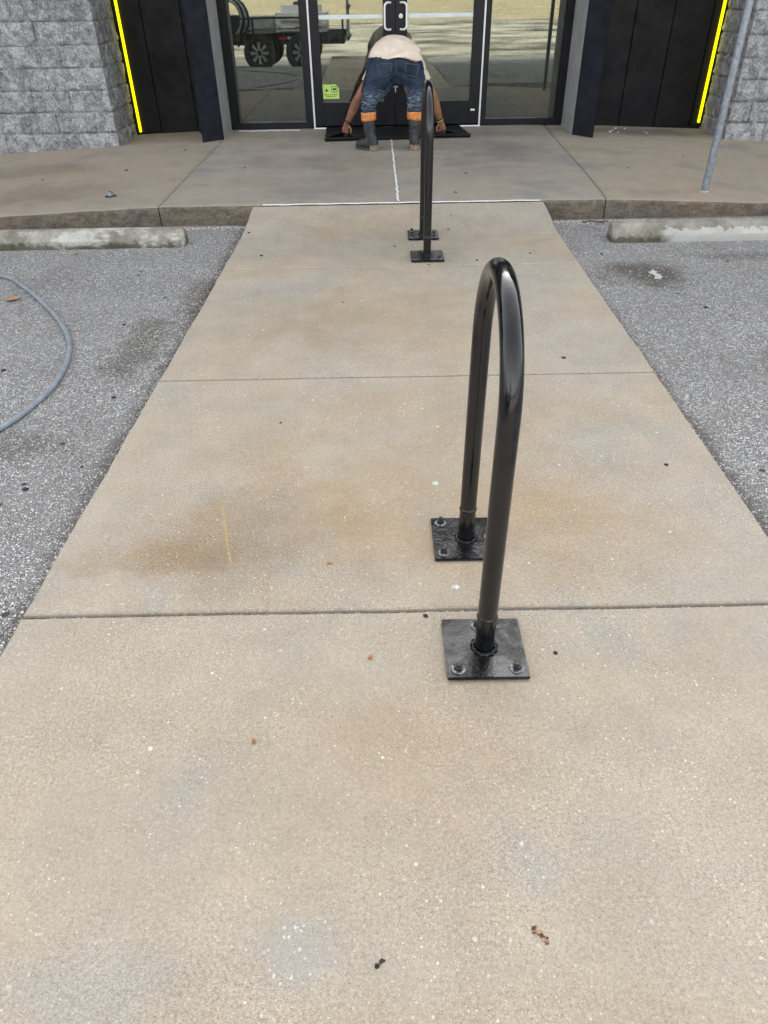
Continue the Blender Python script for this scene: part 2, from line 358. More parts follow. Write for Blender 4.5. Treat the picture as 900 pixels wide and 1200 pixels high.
M['ply'] = simple('green_grey_slats', (.16, .24, .22), .7, 0, .15, 12)
M['roof'] = simple('roof_membrane', (.3, .3, .3), .9)

# ------------------------------------------------------------------ mesh helpers
def link(name, me, mat=None, parent=None):
    o = bpy.data.objects.new(name, me); C.objects.link(o)
    if mat is not None and me is not None and not me.materials: me.materials.append(M[mat])
    if parent is not None: o.parent = parent
    return o
def from_bm(name, bm, mat, parent=None, smooth=False, autosmooth=None):
    me = bpy.data.meshes.new(name); bm.normal_update(); bm.to_mesh(me); bm.free()
    if smooth:
        for p in me.polygons: p.use_smooth = True
        if autosmooth: me.set_sharp_from_angle(angle=rad(autosmooth))
    return link(name, me, mat, parent)
def empty(name, loc=(0, 0, 0)):
    o = bpy.data.objects.new(name, None); o.location = loc; C.objects.link(o); o.empty_display_size = .1
    return o
def tag(o, label, cat, group=None):
    o['label'] = label; o['category'] = cat
    if group: o['group'] = group
    return o
def struct(o, label=None):
    o['kind'] = 'structure'
    if label: o['label'] = label
    return o
def boxbm(bm, x0, x1, y0, y1, z0, z1):
    v = [bm.verts.new((x, y, z)) for z in (z0, z1) for y in (y0, y1) for x in (x0, x1)]
    for f in ((0, 2, 3, 1), (4, 5, 7, 6), (0, 1, 5, 4), (2, 6, 7, 3), (0, 4, 6, 2), (1, 3, 7, 5)): bm.faces.new([v[i] for i in f])
def box(name, x0, x1, y0, y1, z0, z1, mat, parent=None, bev=0, seg=2):
    bm = bmesh.new(); boxbm(bm, x0, x1, y0, y1, z0, z1)
    if bev: bmesh.ops.bevel(bm, geom=list(bm.edges), offset=bev, segments=seg, affect='EDGES')
    return from_bm(name, bm, mat, parent, bool(bev), 35)
def prism(name, pts, z0, z1, mat, parent=None, bev=0):
    bm = bmesh.new()
    a = [bm.verts.new((x, y, z0)) for x, y in pts]; b = [bm.verts.new((x, y, z1)) for x, y in pts]
    bm.faces.new(a[::-1]); bm.faces.new(b); n = len(pts)
    for i in range(n): bm.faces.new((a[i], a[(i+1) % n], b[(i+1) % n], b[i]))
    bmesh.ops.recalc_face_normals(bm, faces=bm.faces)
    if bev: bmesh.ops.bevel(bm, geom=list(bm.edges), offset=bev, segments=2, affect='EDGES')
    return from_bm(name, bm, mat, parent, bool(bev), 35)
def tubebm(bm, pts, rads, seg=16, cap=True, up=(0, 0, 1)):
    """rads: number or list of numbers / (a,b) pairs; a along 'side'"""
    pts = [Vector(p) for p in pts]; n = len(pts); rings = []; side = None
    if not isinstance(rads, (list, tuple)): rads = [rads]*n
    for i, p in enumerate(pts):
        t = (pts[min(i+1, n-1)]-pts[max(i-1, 0)]).normalized()
        if side is None:
            side = t.cross(Vector(up))
            if side.length < 1e-3: side = t.cross(Vector((1, 0, 0)))
        side = (side-t*side.dot(t)).normalized(); o = t.cross(side)
        r = rads[i]; a, b = r if isinstance(r, tuple) else (r, r)
        rings.append([bm.verts.new(p+side*a*math.cos(2*math.pi*k/seg)+o*b*math.sin(2*math.pi*k/seg)) for k in range(seg)])
    for i in range(n-1):
        for k in range(seg):
            bm.faces.new((rings[i][k], rings[i][(k+1) % seg], rings[i+1][(k+1) % seg], rings[i+1][k]))
    if cap:
        bm.faces.new(rings[0][::-1]); bm.faces.new(rings[-1])
    return rings
def tube(name, pts, rads, mat, parent=None, seg=16, up=(0, 0, 1)):
    bm = bmesh.new(); tubebm(bm, pts, rads, seg, True, up); bmesh.ops.recalc_face_normals(bm, faces=bm.faces)
    return from_bm(name, bm, mat, parent, True, 50)
def catmull(pts, k=6):
    P_ = [Vector(p) for p in pts]; P_ = [2*P_[0]-P_[1]]+P_+[2*P_[-1]-P_[-2]]; out = []
    for i in range(1, len(P_)-2):
        a, b, c, d = P_[i-1:i+3]
        for j in range(k):
            t = j/k
            out.append(.5*((2*b)+(c-a)*t+(2*a-5*b+4*c-d)*t*t+(3*b-a-3*c+d)*t**3))
    return out+[P_[-2]]
def lathe(name, prof, mat, parent=None, seg=24, loc=(0, 0, 0), smooth=40):
    bm = bmesh.new(); rings = []
    for r, z in prof: rings.append([bm.verts.new((r*math.cos(2*math.pi*k/seg)+loc[0], r*math.sin(2*math.pi*k/seg)+loc[1], z+loc[2])) for k in range(seg)])
    for i in range(len(rings)-1):
        for k in range(seg): bm.faces.new((rings[i][k], rings[i][(k+1) % seg], rings[i+1][(k+1) % seg], rings[i+1][k]))
    bm.faces.new(rings[0][::-1]); bm.faces.new(rings[-1])
    bmesh.ops.recalc_face_normals(bm, faces=bm.faces)
    return from_bm(name, bm, mat, parent, True, smooth)
def remesh(bm, voxel, smooth=3, disp=None):
    """bake the union of overlapping closed shapes into one continuous mesh"""
    bmesh.ops.recalc_face_normals(bm, faces=bm.faces)
    me = bpy.data.meshes.new('tmp'); bm.to_mesh(me); bm.free()
    o = bpy.data.objects.new('tmp', me); C.objects.link(o)
    r = o.modifiers.new('r', 'REMESH'); r.mode = 'VOXEL'; r.voxel_size = voxel
    if smooth:
        s = o.modifiers.new('s', 'SMOOTH'); s.factor = .5; s.iterations = smooth
    dg = bpy.context.evaluated_depsgraph_get(); ev = o.evaluated_get(dg)
    out = bpy.data.meshes.new_from_object(ev); bpy.data.objects.remove(o)
    if disp:
        for v in out.vertices: v.co = v.co+v.normal*disp(v.co)
    for p in out.polygons: p.use_smooth = True
    return out
def sst(x, a, b):
    t = min(1, max(0, (x-a)/(b-a))); return t*t*(3-2*t)
rng = random.Random(7)

# ------------------------------------------------------------------ ground heights
KERB_Y = 5.60
def lot_z(y):
    if y > 1.4: return -.012-.060*min(1, (y-1.4)/4.1)
    return -.012-.30*min(1, max(0, (.9-y)/3.5))**1.2-.2*min(1, max(0, (-2.6-y)/8))
def walk_z(y): return .066*sst(y, 4.95, 5.72)
def side_z(x, y):
    d = max(0, -1.65-x, x-1.70)
    t = min(1, max(0, (y-KERB_Y)/3)); k = .040*d; q = .030*d if d < .9 else .027+.045*(d-.9)
    return .052-max(-1, (k*(1-t)+q*t))+.016*(1-t)

# parking lot: one sheet out to the horizon
def sheet(name, xs, ys, zf, mat):
    vs_ = [(x, y, zf(y)) for y in ys for x in xs]; nx = len(xs)
    fs = [(j*nx+i, j*nx+i+1, (j+1)*nx+i+1, (j+1)*nx+i) for j in range(len(ys)-1) for i in range(nx-1)]
    me = bpy.data.meshes.new(name); me.from_pydata(vs_, [], fs); return link(name, me, mat)
lot = sheet('parking_lot', [-400, -40, -8, -1.1, 1.25, 8, 40, 400], [-6.2, -5, -2.6, -1, 0, 1.4, 2.5, 4, 5.5, 5.6, 9.0], lot_z, 'asphalt')
struct(lot, 'grey chip seal parking lot beside the walkway')
far = sheet('gravel_yard', [-400, -40, 40, 400], [-34, -10.6, -6.2], lambda y: lot_z(y)+(0 if y > -6.3 else -.004*0), 'lotfar'); struct(far)
fld = sheet('dry_field', [-900, 900], [-900, -34], lambda y: lot_z(-30), 'field'); struct(fld)
bk = sheet('rear_ground', [-900, 900], [9.0, 900], lambda y: -.065, 'field'); struct(bk)

# ------------------------------------------------------------------ walkway slabs
walk = empty('walkway'); struct(walk, 'tan concrete walkway leading up to the shop doors')
def edge_x(y, s): return (-1.0+.017*(y-1.4) if s < 0 else 1.178+.012*(y-1.4))+.006*noise.noise((y*3.1, s*5, 0))+.0035*noise.noise((y*14, s*3, 2))
joints = [-1.6, 0.02, 1.4, 2.842, 4.342, KERB_Y-.006]
for i in range(5):
    y0, y1 = joints[i]+.0035, joints[i+1]-.0035
    if i == 3: y1 += .0015
    n = 22; y0 += .0012; y1 -= .0012; ys = [y0+(y1-y0)*k/n for k in range(n+1)]
    def jw(x, j): return .004*noise.noise((x*2.2, j*7.7, 1))+.0015*noise.noise((x*15, j*3.3, 4))
    xa, xb = edge_x(y0, -1), edge_x(y0, 1); xc, xd = edge_x(y1, -1), edge_x(y1, 1)
    out = [(edge_x(y, 1), y) for y in ys[1:-1]]
    nb = 26
    bot = [(xa+(xb-xa)*k/nb, y0+jw(xa+(xb-xa)*k/nb, i)) for k in range(nb+1)]
    top = [(xd+(xc-xd)*k/nb, y1+jw(xd+(xc-xd)*k/nb, i+1)) for k in range(nb+1)]
    ol = bot+out+top+[(edge_x(y, -1), y) for y in ys[-2:0:-1]]
    bm = bmesh.new()
    def ring(ins, dz):
        r = []
        cx, cy = .1, (y0+y1)/2
        for x, y in ol:
            hx, hy = (xb-xa)/2, (y1-y0)/2
            sx = max(-1, min(1, (x-cx)/hx)); sy = max(-1, min(1, (y-cy)/hy))
            r.append(bm.verts.new((x-(math.copysign(ins, sx) if abs(sx) > .97 else 0), y-(math.copysign(ins, sy) if abs(sy) > .985 else 0), walk_z(y)+dz)))
        return r
    rr = [ring(.0, -.12), ring(0, -.011), ring(.002, -.004), ring(.007, 0)]
    for a, b in zip(rr, rr[1:]):
        for k in range(len(a)): bm.faces.new((a[k], a[(k+1) % len(a)], b[(k+1) % len(a)], b[k]))
    # top: strips between left and right edge points
    rt = rr[-1]; L_, R_ = len(bot), len(out)
    if i < 4: bm.faces.new(rt)
    else:
        left = [rt[0]]+rt[L_+R_+len(top):][::-1]+[rt[L_+R_+len(top)-1]]; right = [rt[L_-1]]+rt[L_:L_+R_]+[rt[L_+R_]]
        for a in range(1, len(left)-2): bm.faces.new((left[a], right[a], right[a+1], left[a+1]))
        bm.faces.new(rt[:L_]+[right[1], left[1]]); bm.faces.new([left[-2], right[-2]]+rt[L_+R_:L_+R_+len(top)])
    bmesh.ops.recalc_face_normals(bm, faces=bm.faces)
    from_bm('slab', bm, 'walk', walk, True, 30)

# ------------------------------------------------------------------ sidewalk panels with their kerb faces
sidewalk = empty('sidewalk'); struct(sidewalk, 'raised concrete sidewalk along the shop front')
def panel_mesh(xl0, xl1, xr0, xr1, y0, y1, nx, ny, seed, kerb=True):
    bm = bmesh.new(); g = []
    for j in range(ny+1):
        t = j/ny; y = y0+(y1-y0)*(t**1.3); row = []
        for i in range(nx+1):
            s = i/nx; x = (xl0*(1-t)+xl1*t)*(1-s)+(xr0*(1-t)+xr1*t)*s
            row.append(bm.verts.new((x, y, side_z(x, y)-(.003 if (i in (0, nx)) else 0))))
        g.append(row)
    for j in range(ny):
        for i in range(nx): bm.faces.new((g[j][i], g[j][i+1], g[j+1][i+1], g[j+1][i])).smooth = True
    # front: rounded worn nose, then the rough kerb face
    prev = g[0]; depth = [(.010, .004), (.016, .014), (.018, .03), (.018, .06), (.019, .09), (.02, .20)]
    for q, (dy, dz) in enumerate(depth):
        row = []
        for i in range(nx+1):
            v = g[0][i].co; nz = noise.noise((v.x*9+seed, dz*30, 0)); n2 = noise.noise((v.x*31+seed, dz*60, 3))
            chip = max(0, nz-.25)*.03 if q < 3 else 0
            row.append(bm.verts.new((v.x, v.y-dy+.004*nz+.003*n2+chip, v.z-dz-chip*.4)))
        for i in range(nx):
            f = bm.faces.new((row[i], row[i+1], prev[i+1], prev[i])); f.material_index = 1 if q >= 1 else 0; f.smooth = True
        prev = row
    # sides down into the joints
    for col, sg in ((0, 1), (nx, -1)):
        lo = [bm.verts.new((g[j][col].co.x, g[j][col].co.y, g[j][col].co.z-.1)) for j in range(ny+1)]
        for j in range(ny):
            vs_ = (g[j][col], g[j+1][col], lo[j+1], lo[j]); bm.faces.new(vs_ if sg < 0 else vs_[::-1])
    return bm
for (a, b, c, d, nx, sd) in ((-9, -9, -1.640, -1.662, 120, 1.1), (-1.634, -1.656, .146, .150, 60, 2.7), (.152, .156, 1.690, 1.902, 60, 4.9), (1.697, 1.908, 9, 9, 120, 8.2)):
    bm = panel_mesh(a, b, c, d, KERB_Y+.02, 9.19, nx, 24, sd)
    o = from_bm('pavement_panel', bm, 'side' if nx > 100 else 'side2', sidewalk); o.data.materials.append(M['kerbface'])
# recessed floor under the cladding, behind the panels
# white sealant in the centre joint and where ramp meets sidewalk
def bead(pts, wbase, seed, name='joint_sealant'):
    bm = bmesh.new(); prev = None
    for k, p in enumerate(pts):
        p = Vector(p); t = Vector(pts[min(k+1, len(pts)-1)])-Vector(pts[max(k-1, 0)]); t.normalize(); s = t.cross(Vector((0, 0, 1)))
        n_ = noise.noise((p.x*7+seed, p.y*7, 0)); n2 = noise.noise((p.x*40+seed, p.y*40, 5))
        wd = wbase*(1+.5*n_+.35*n2); off = s*wbase*.7*noise.noise((p.x*11, p.y*11, seed+9))
        cur = [bm.verts.new(p+off+s*wd*u+Vector((0, 0, h))) for u, h in ((-1, 0), (-.6, .004), (.6, .0045), (1, 0))]
        if prev:
            for i in range(3): bm.faces.new((prev[i], prev[i+1], cur[i+1], cur[i]))
        prev = cur
    bmesh.ops.recalc_face_normals(bm, faces=bm.faces)
    return from_bm(name, bm, 'caulk', sidewalk, True)
bead([(.149+.002*math.sin(k), 5.63+.024*k, side_z(.15, 5.63+.024*k)+.001) for k in range(136)], .0085, 1)
bead([(-.86+.0165*k, KERB_Y+.004+.004*math.sin(k*.4), .0675) for k in range(126)], .0095, 2)
bead([(-1.57+.03*k, 9.06+.03*noise.noise((k*.3, 0, 0)), side_z(-1.4, 9.05)+.001) for k in range(24)], .03, 3)

# ------------------------------------------------------------------ building
bld = empty('storefront_building', (0, 9.2, 0)); tag(bld, 'black panelled shop front with glass doors between navy columns', 'building')
def B(o): o.parent = bld; o.matrix_parent_inverse = Matrix.Translation((0, -9.2, 0)); return o
GY = 9.2
TOP = 7.3
HEAD = 2.75
# upper wall and outer flanks, roof, back
B(box('upper_wall', -25, 25, 9.30, 9.6, HEAD, TOP, 'panel'))
B(box('roof', -25.2, 25.2, 9.28, 24, TOP, TOP+.12, 'roof'))
B(box('rear_wall', -25, 25, 23.7, 24, -.1, TOP, 'panel'))
for x0, x1 in ((-25, -24.7), (24.7, 25)): B(box('side_wall', x0, x1, 9.6, 23.7, -.1, TOP, 'panel'))
# cladding panels behind the columns, each its own plank with a grooved seam
def cladding(x0, x1, seams, y, z0):
    xs = [x0]+seams+[x1]
    for a, b in zip(xs, xs[1:]):
        B(box('cladding_panel', a+.004, b-.004, y, y+.05, z0, HEAD+.1, 'panel', None, .006))
    B(box('cladding_backing', x0, x1, y+.045, y+.10, z0, HEAD+.1, 'frame'))
cladding(-2.80, -1.86, [-2.475, -2.055], GY-.005, .028)
cladding(2.28, 3.80, [2.775, 3.185, 3.6], GY-.005, .0)
# columns, wedge plan: dark faces outside, pale reveal towards the glass
def column(pts, face_idx):
    bm = bmesh.new(); z0, z1 = -.02, HEAD+.6
    a = [bm.verts.new((x, y, z0)) for x, y in pts]; b = [bm.verts.new((x, y, z1)) for x, y in pts]; n = len(pts)
    bm.faces.new(a); bm.faces.new(b)
    for i in range(n):
        f = bm.faces.new((a[i], a[(i+1) % n], b[(i+1) % n], b[i])); f.material_index = 1 if i == face_idx else 0
    bmesh.ops.recalc_face_normals(bm, faces=bm.faces)
    bmesh.ops.bevel(bm, geom=[e for e in bm.edges if abs(e.verts[0].co.z-e.verts[1].co.z) > 1], offset=.006, segments=2, affect='EDGES')
    o = from_bm('column', bm, 'column', None, True, 30); o.data.materials.append(M['reveal']); return B(o)
column([(-1.850, 8.40), (-1.648, 8.545), (-1.664, 9.26), (-2.02, 9.26)], 1)
column([(2.272, 8.335), (2.095, 8.53), (2.112, 9.26), (2.44, 9.26)], 1)
B(box('entrance_header', -2.02, 2.44, 8.42, 9.24, HEAD, HEAD+.75, 'column', None, .01))
B(box('junction_box', -2.0, -1.90, 8.98, 9.19, .05, .16, 'frame', None, .008))
# light strips at the ends of the cladding
for x in (-2.712, 3.690):
    tip = .035 if x < 0 else .03
    s = B(box('light_strip', x-.0115, x+.0115, GY-.045, GY-.012, tip+.01, HEAD, 'yellow', None, .005))
    B(box('strip_channel', x-(.075 if x < 0 else -.02), x-.02 if x < 0 else x+.075, GY-.03, GY-.006, .0, HEAD, 'frame'))

# storefront framing
def fr(name, x0, x1, z0, z1, y0=GY-.045, y1=GY+.06, mat='frame', bev=.004): return B(box(name, x0, x1, y0, y1, z0, z1, mat, None, bev))
Z0 = .054
def window(x0, x1, gx0, gx1):
    w_ = empty('window'); B(w_)
    def k(n, *a, **kw):
        o = fr(n, *a, **kw); o.parent = w_; o.matrix_parent_inverse = w_.matrix_world.inverted() if False else Matrix(); return o
    for n, a in (('frame', (x0, gx0, Z0, HEAD)), ('frame', (gx1, x1, Z0, HEAD))):
        o = box(n, a[0], a[1], GY-.045, GY+.06, a[2], a[3], 'frame', w_, .004)
    box('sill', gx0-.001, gx1+.001, GY-.048, GY+.06, Z0, .118, 'frame', w_, .004)
    box('frame_head', gx0-.001, gx1+.001, GY-.045, GY+.06, HEAD-.08, HEAD, 'frame', w_, .004)
    box('stop_bead', gx0-.001, gx0+.012, GY-.02, GY+.03, .118, HEAD-.08, 'frame', w_)
    box('stop_bead', gx1-.012, gx1+.001, GY-.02, GY+.03, .118, HEAD-.08, 'frame', w_)
    box('pane', gx0+.002, gx1-.002, GY+.004, GY+.010, .116, HEAD-.07, 'glass', w_)
    w_.matrix_parent_inverse = Matrix.Translation((0, -9.2, 0))
    return w_
window(-1.662, -.7195, -1.575, -.795)
window(1.1745, 2.110, 1.225, 2.030)
def door(x0, x1, gx0, gx1, hx, sgn):
    d = empty('door'); d.parent = bld; d.matrix_parent_inverse = Matrix.Translation((0, -9.2, 0))
    y0, y1 = GY-.04, GY+.01
    box('stile', x0, gx0, y0, y1, .075, 2.18, 'frame', d, .003); box('stile', gx1, x1, y0, y1, .075, 2.18, 'frame', d, .003)
    box('bottom_rail', gx0-.001, gx1+.001, y0+.002, y1, .075, .305, 'frame', d, .003)
    box('top_rail', gx0-.001, gx1+.001, y0+.002, y1, 2.06, 2.18, 'frame', d, .003)
    box('pane', gx0-.005, gx1+.005, GY-.018, GY-.012, .30, 2.07, 'glass', d)
    box('push_bar', gx0+.002, gx1-.002, GY-.034, GY-.018, 1.076, 1.114, 'bar', d, .003)
    hp = [(hx, y0+.004, .978), (hx-sgn*.035, y0-.035, .978), (hx-sgn*.055, y0-.042, .990), (hx-sgn*.064, y0-.045, 1.015), (hx-sgn*.064, y0-.045, 1.175), (hx-sgn*.055, y0-.042, 1.20), (hx-sgn*.035, y0-.035, 1.212), (hx, y0+.004, 1.212)]
    tube('pull_handle', catmull(hp, 5), .0105, 'white', d, 10)
    return d
dl = door(-.700, .2115, -.602, .082, .165, 1)
dr = door(.2165, 1.1555, .338, 1.042, .268, -1)
lk = tube('lock_cylinder', [(.272, GY-.06, 1.096), (.272, GY-.038, 1.096)], .021, 'silver', dr, 16)
box('keyhole', .2695, .2745, GY-.062, GY-.0595, 1.083, 1.105, 'tar', lk)
box('maker_plate', 1.060, 1.108, GY-.044, GY-.0385, .204, .222, 'white', dr)
fr('transom_bar', -.7195, 1.1745, 2.185, 2.27)
B(box('transom_pane', -.72, 1.17, GY+.004, GY+.01, 2.27, HEAD, 'glass'))
B(box('door_trim', -.7190, -.7015, GY-.052, GY-.02, .06, 2.2, 'white', None, .003))
B(box('door_trim', 1.1570, 1.1740, GY-.052, GY-.02, .06, 2.2, 'white', None, .003))
B(box('threshold', -.719, 1.174, GY-.085, GY+.06, .045, .0615, 'frame'))
B(box('threshold_trim', -.719, 1.174, GY-.097, GY-.0855, .050, .066, 'white', None, .003))
# sticker on left door
st = empty('sticker'); st.parent = dl
prism_pts = [(-.598, .342), (-.418, .342), (-.418, .445), (-.452, .481), (-.603, .481)]
bm = bmesh.new(); f0 = [bm.verts.new((x, GY-.0196, z)) for x, z in prism_pts]; f1 = [bm.verts.new((x, GY-.0184, z)) for x, z in prism_pts]
bm.faces.new(f0); bm.faces.new(f1[::-1])
for i in range(5): bm.faces.new((f0[i], f1[i], f1[(i+1) % 5], f0[(i+1) % 5]))
bmesh.ops.recalc_face_normals(bm, faces=bm.faces); from_bm('sticker_sheet', bm, 'sticker', st)
def flat(name, pts, y, mat, par):
    bm = bmesh.new(); a = [bm.verts.new((x, y, z)) for x, z in pts]; bm.faces.new(a)
    e = bmesh.ops.extrude_face_region(bm, geom=list(bm.faces)); bmesh.ops.translate(bm, vec=(0, -.0006, 0), verts=[v for v in e['geom'] if isinstance(v, bmesh.types.BMVert)])
    bmesh.ops.recalc_face_normals(bm, faces=bm.faces); return from_bm(name, bm, mat, par)
sx, sz = -.556, .425
flat('sticker_emblem', [(sx-.022, sz), (sx-.006, sz+.007), (sx, sz+.024), (sx+.006, sz+.007), (sx+.022, sz+.002), (sx+.008, sz-.008), (sx-.002, sz-.022), (sx-.010, sz-.008)], GY-.0198, 'stickdark', st)
for k, (a, b) in enumerate(((-.585, -.530), (-.522, -.505), (-.497, -.435))): flat('sticker_print', [(a, .378), (b, .378), (b, .385), (a, .385)], GY-.0198, 'stickdark', st)
flat('sticker_print', [(-.565, .362), (-.46, .362), (-.46, .367), (-.565, .367)], GY-.0198, 'stickdark', st)
for a, b, c, d in ((-.503, -.437, .458, .463), (-.503, -.437, .405, .410), (-.503, -.497, .41, .458), (-.443, -.437, .41, .458), (-.488, -.452, .424, .446)):
    flat('sticker_print', [(a, c), (b, c), (b, d), (a, d)], GY-.0198, 'stickdark', st)

# interior
inn = empty('shop_interior', (0, 12, 0)); struct(inn, 'dim shop interior with plank floor behind the glass')
def I(o): o.parent = inn; o.matrix_parent_inverse = Matrix.Translation((0, -12, 0)); return o
I(box('interior_wall', -7, 7.4, 17.0, 17.2, 0, 3.0, 'inwall')); I(box('interior_wall', -7.2, -7, 9.35, 17.2, 0, 3.0, 'inwall')); I(box('interior_wall', 7.4, 7.6, 9.35, 17.2, 0, 3.0, 'inwall'))
I(box('interior_ceiling', -7.2, 7.6, 9.30, 17.2, 3.0, 3.1, 'inwall')); I(box('subfloor', -7.2, 7.6, 9.27, 17.2, -.05, .03, 'indark'))
x = -3.0; pk = 0
me0 = None
while x < 3.6:
    for y0, L in (((9.275, 2.6), (11.88, 3.0)) if pk % 2 else ((9.275, 1.5), (10.78, 3.2))):
        if me0 is None:
            o = box('floor_plank', 0, .163, 0, 1, 0, .022, 'wood', None, .002); me0 = o.data
        else: o = link('floor_plank', me0)
        o.location = (x, y0, .034); o.scale = (1, L-.004, 1); I(o)
    x += .166; pk += 1
I(box('display_counter', -5.0, -2.4, 12.5, 13.4, .03, 1.0, 'indark')); I(box('display_counter', 2.6, 5.4, 13.2, 14, .03, 1.05, 'indark'))

# split-face block walls
def block_mesh(L, hgt, D, seed, side=0):
    nx, nz, nd = 22, 11, 14; bm = bmesh.new()
    def dsp(a, b, ea, eb, s):
        e = min(1, ea/.006+.7, eb/.008+.15)
        return (.014+.016*noise.noise((a*9+s, b*9, s))+.009*noise.noise((a*26+s, b*26, s*2))+.004*noise.noise((a*70, b*70, s)))*e
    g = []
    for j in range(nz+1):
        z = hgt*j/nz; row = []
        for i in range(nx+1):
            x = L*i/nx; ea = min(x, L-x); eb = min(z, hgt-z)
            if side > 0: ea = x
            elif side < 0: ea = L-x
            row.append(bm.verts.new((x, -dsp(x, z, ea if side == 0 else max(ea, .0), eb, seed), z)))
        g.append(row)
    for j in range(nz):
        for i in range(nx): bm.faces.new((g[j][i], g[j][i+1], g[j+1][i+1], g[j+1][i]))
    def sidef(col, xx, sg, rough):
        rows = [[g[j][col] for j in range(nz+1)]]
        for q in range(1, nd+1):
            y = D*q/nd
            rows.append([bm.verts.new((xx+sg*(dsp(y+3, hgt*j/nz, min(y+.012, D-y), min(hgt*j/nz, hgt-hgt*j/nz), seed+5) if rough else 0), y, hgt*j/nz)) for j in range(nz+1)])
        if rough:
            for v in rows[0]: v.co.x += sg*.010*(1 if 0 < v.co.z < hgt*.999 else .2)
        for q in range(nd):
            for j in range(nz): bm.faces.new((rows[q][j], rows[q][j+1], rows[q+1][j+1], rows[q+1][j]))
    sidef(0, 0, -1, side < 0); sidef(nx, L, 1, side > 0)
    for j in (0, nz):
        a = [v for v in g[j]]; b = [bm.verts.new((v.co.x, D, hgt*j/nz)) for v in g[j]]
        for i in range(nx): bm.faces.new((a[i], a[i+1], b[i+1], b[i]))
    bmesh.ops.recalc_face_normals(bm, faces=bm.faces)
    me = bpy.data.meshes.new('block'); bm.to_mesh(me); bm.free(); me.materials.append(M['stone'])
    for p in me.polygons: p.use_smooth = True
    me.set_sharp_from_angle(angle=rad(55))
    return me
CH, BH, BL = .1955, .1930, .395
vars_ = [block_mesh(BL-.0015, BH, .16, s*3.7) for s in range(1, 8)]
def stone_wall(name, cx, sg, label, outer, base0, top):
    W = empty(name, (cx, 8.5, 0)); tag(W, label, 'wall')
    def P_(o): o.parent = W; o.matrix_parent_inverse = Matrix.Translation((-cx, -8.5, 0)); return o
    r = random.Random(11 if sg < 0 else 23)
    Ls = {}
    ncr = int(round((top-base0)/CH))
    for k in range(ncr):
        z = base0+CH*k; half = k % 2
        Lc = BL if not half else BL/2
        cm = block_mesh(Lc-.006, BH, .40 if half else .20, 50+k*2.3+sg, -sg if False else (1 if sg < 0 else -1))
        o = P_(link('block', cm)); o.location = (cx-Lc+.003 if sg < 0 else cx+.003, 8.5, z)
        n = 0; xx = Lc
        while xx < abs(outer-cx):
            o = P_(link('block', vars_[r.randrange(7)]))
            o.location = (cx-xx-BL+.003 if sg < 0 else cx+xx+.003, 8.5+r.uniform(-.004, .004), z)
            if r.random() < .5: o.scale = (-1, 1, 1); o.location.x += BL-.006
            xx += BL; n += 1
        # return towards the cladding
        yy = .40 if half else .20
        first = True
        while yy < .66:
            Lr = min(BL, .72-yy)
            rm = block_mesh(Lr-.006, BH, .16, 90+k*1.7+yy*10+sg)
            o = P_(link('block', rm))
            if sg < 0: o.rotation_euler = (0, 0, math.pi/2); o.location = (cx, 8.5+yy+.003, z)
            else: o.rotation_euler = (0, 0, -math.pi/2); o.location = (cx, 8.5+yy+Lr-.003, z)
            yy += Lr
    x0, x1 = (outer, cx-.006) if sg < 0 else (cx+.006, outer)
    P_(box('mortar_core', x0, x1, 8.507, 9.29, -.12, top-.004, 'mortar'))
    P_(box('ledge', x0-.02*(sg > 0), x1+.02*(sg < 0), 8.47, 9.3, top, top+.035, 'cap', None, .006))
    P_(box('clad_wall', (x0 if sg < 0 else x0+.05), (x1-.05 if sg < 0 else x1), 8.62, 9.3, top+.035, TOP, 'panel'))
    return W
stone_wall('stone_wall', -2.775, -1, 'grey split face block wall left of the entrance, topped by a pale ledge', -7.2, -.052, 1.295)
stone_wall('stone_wall', 3.745, 1, 'grey split face block wall behind the galvanised post', 8.2, -.067, 1.28)

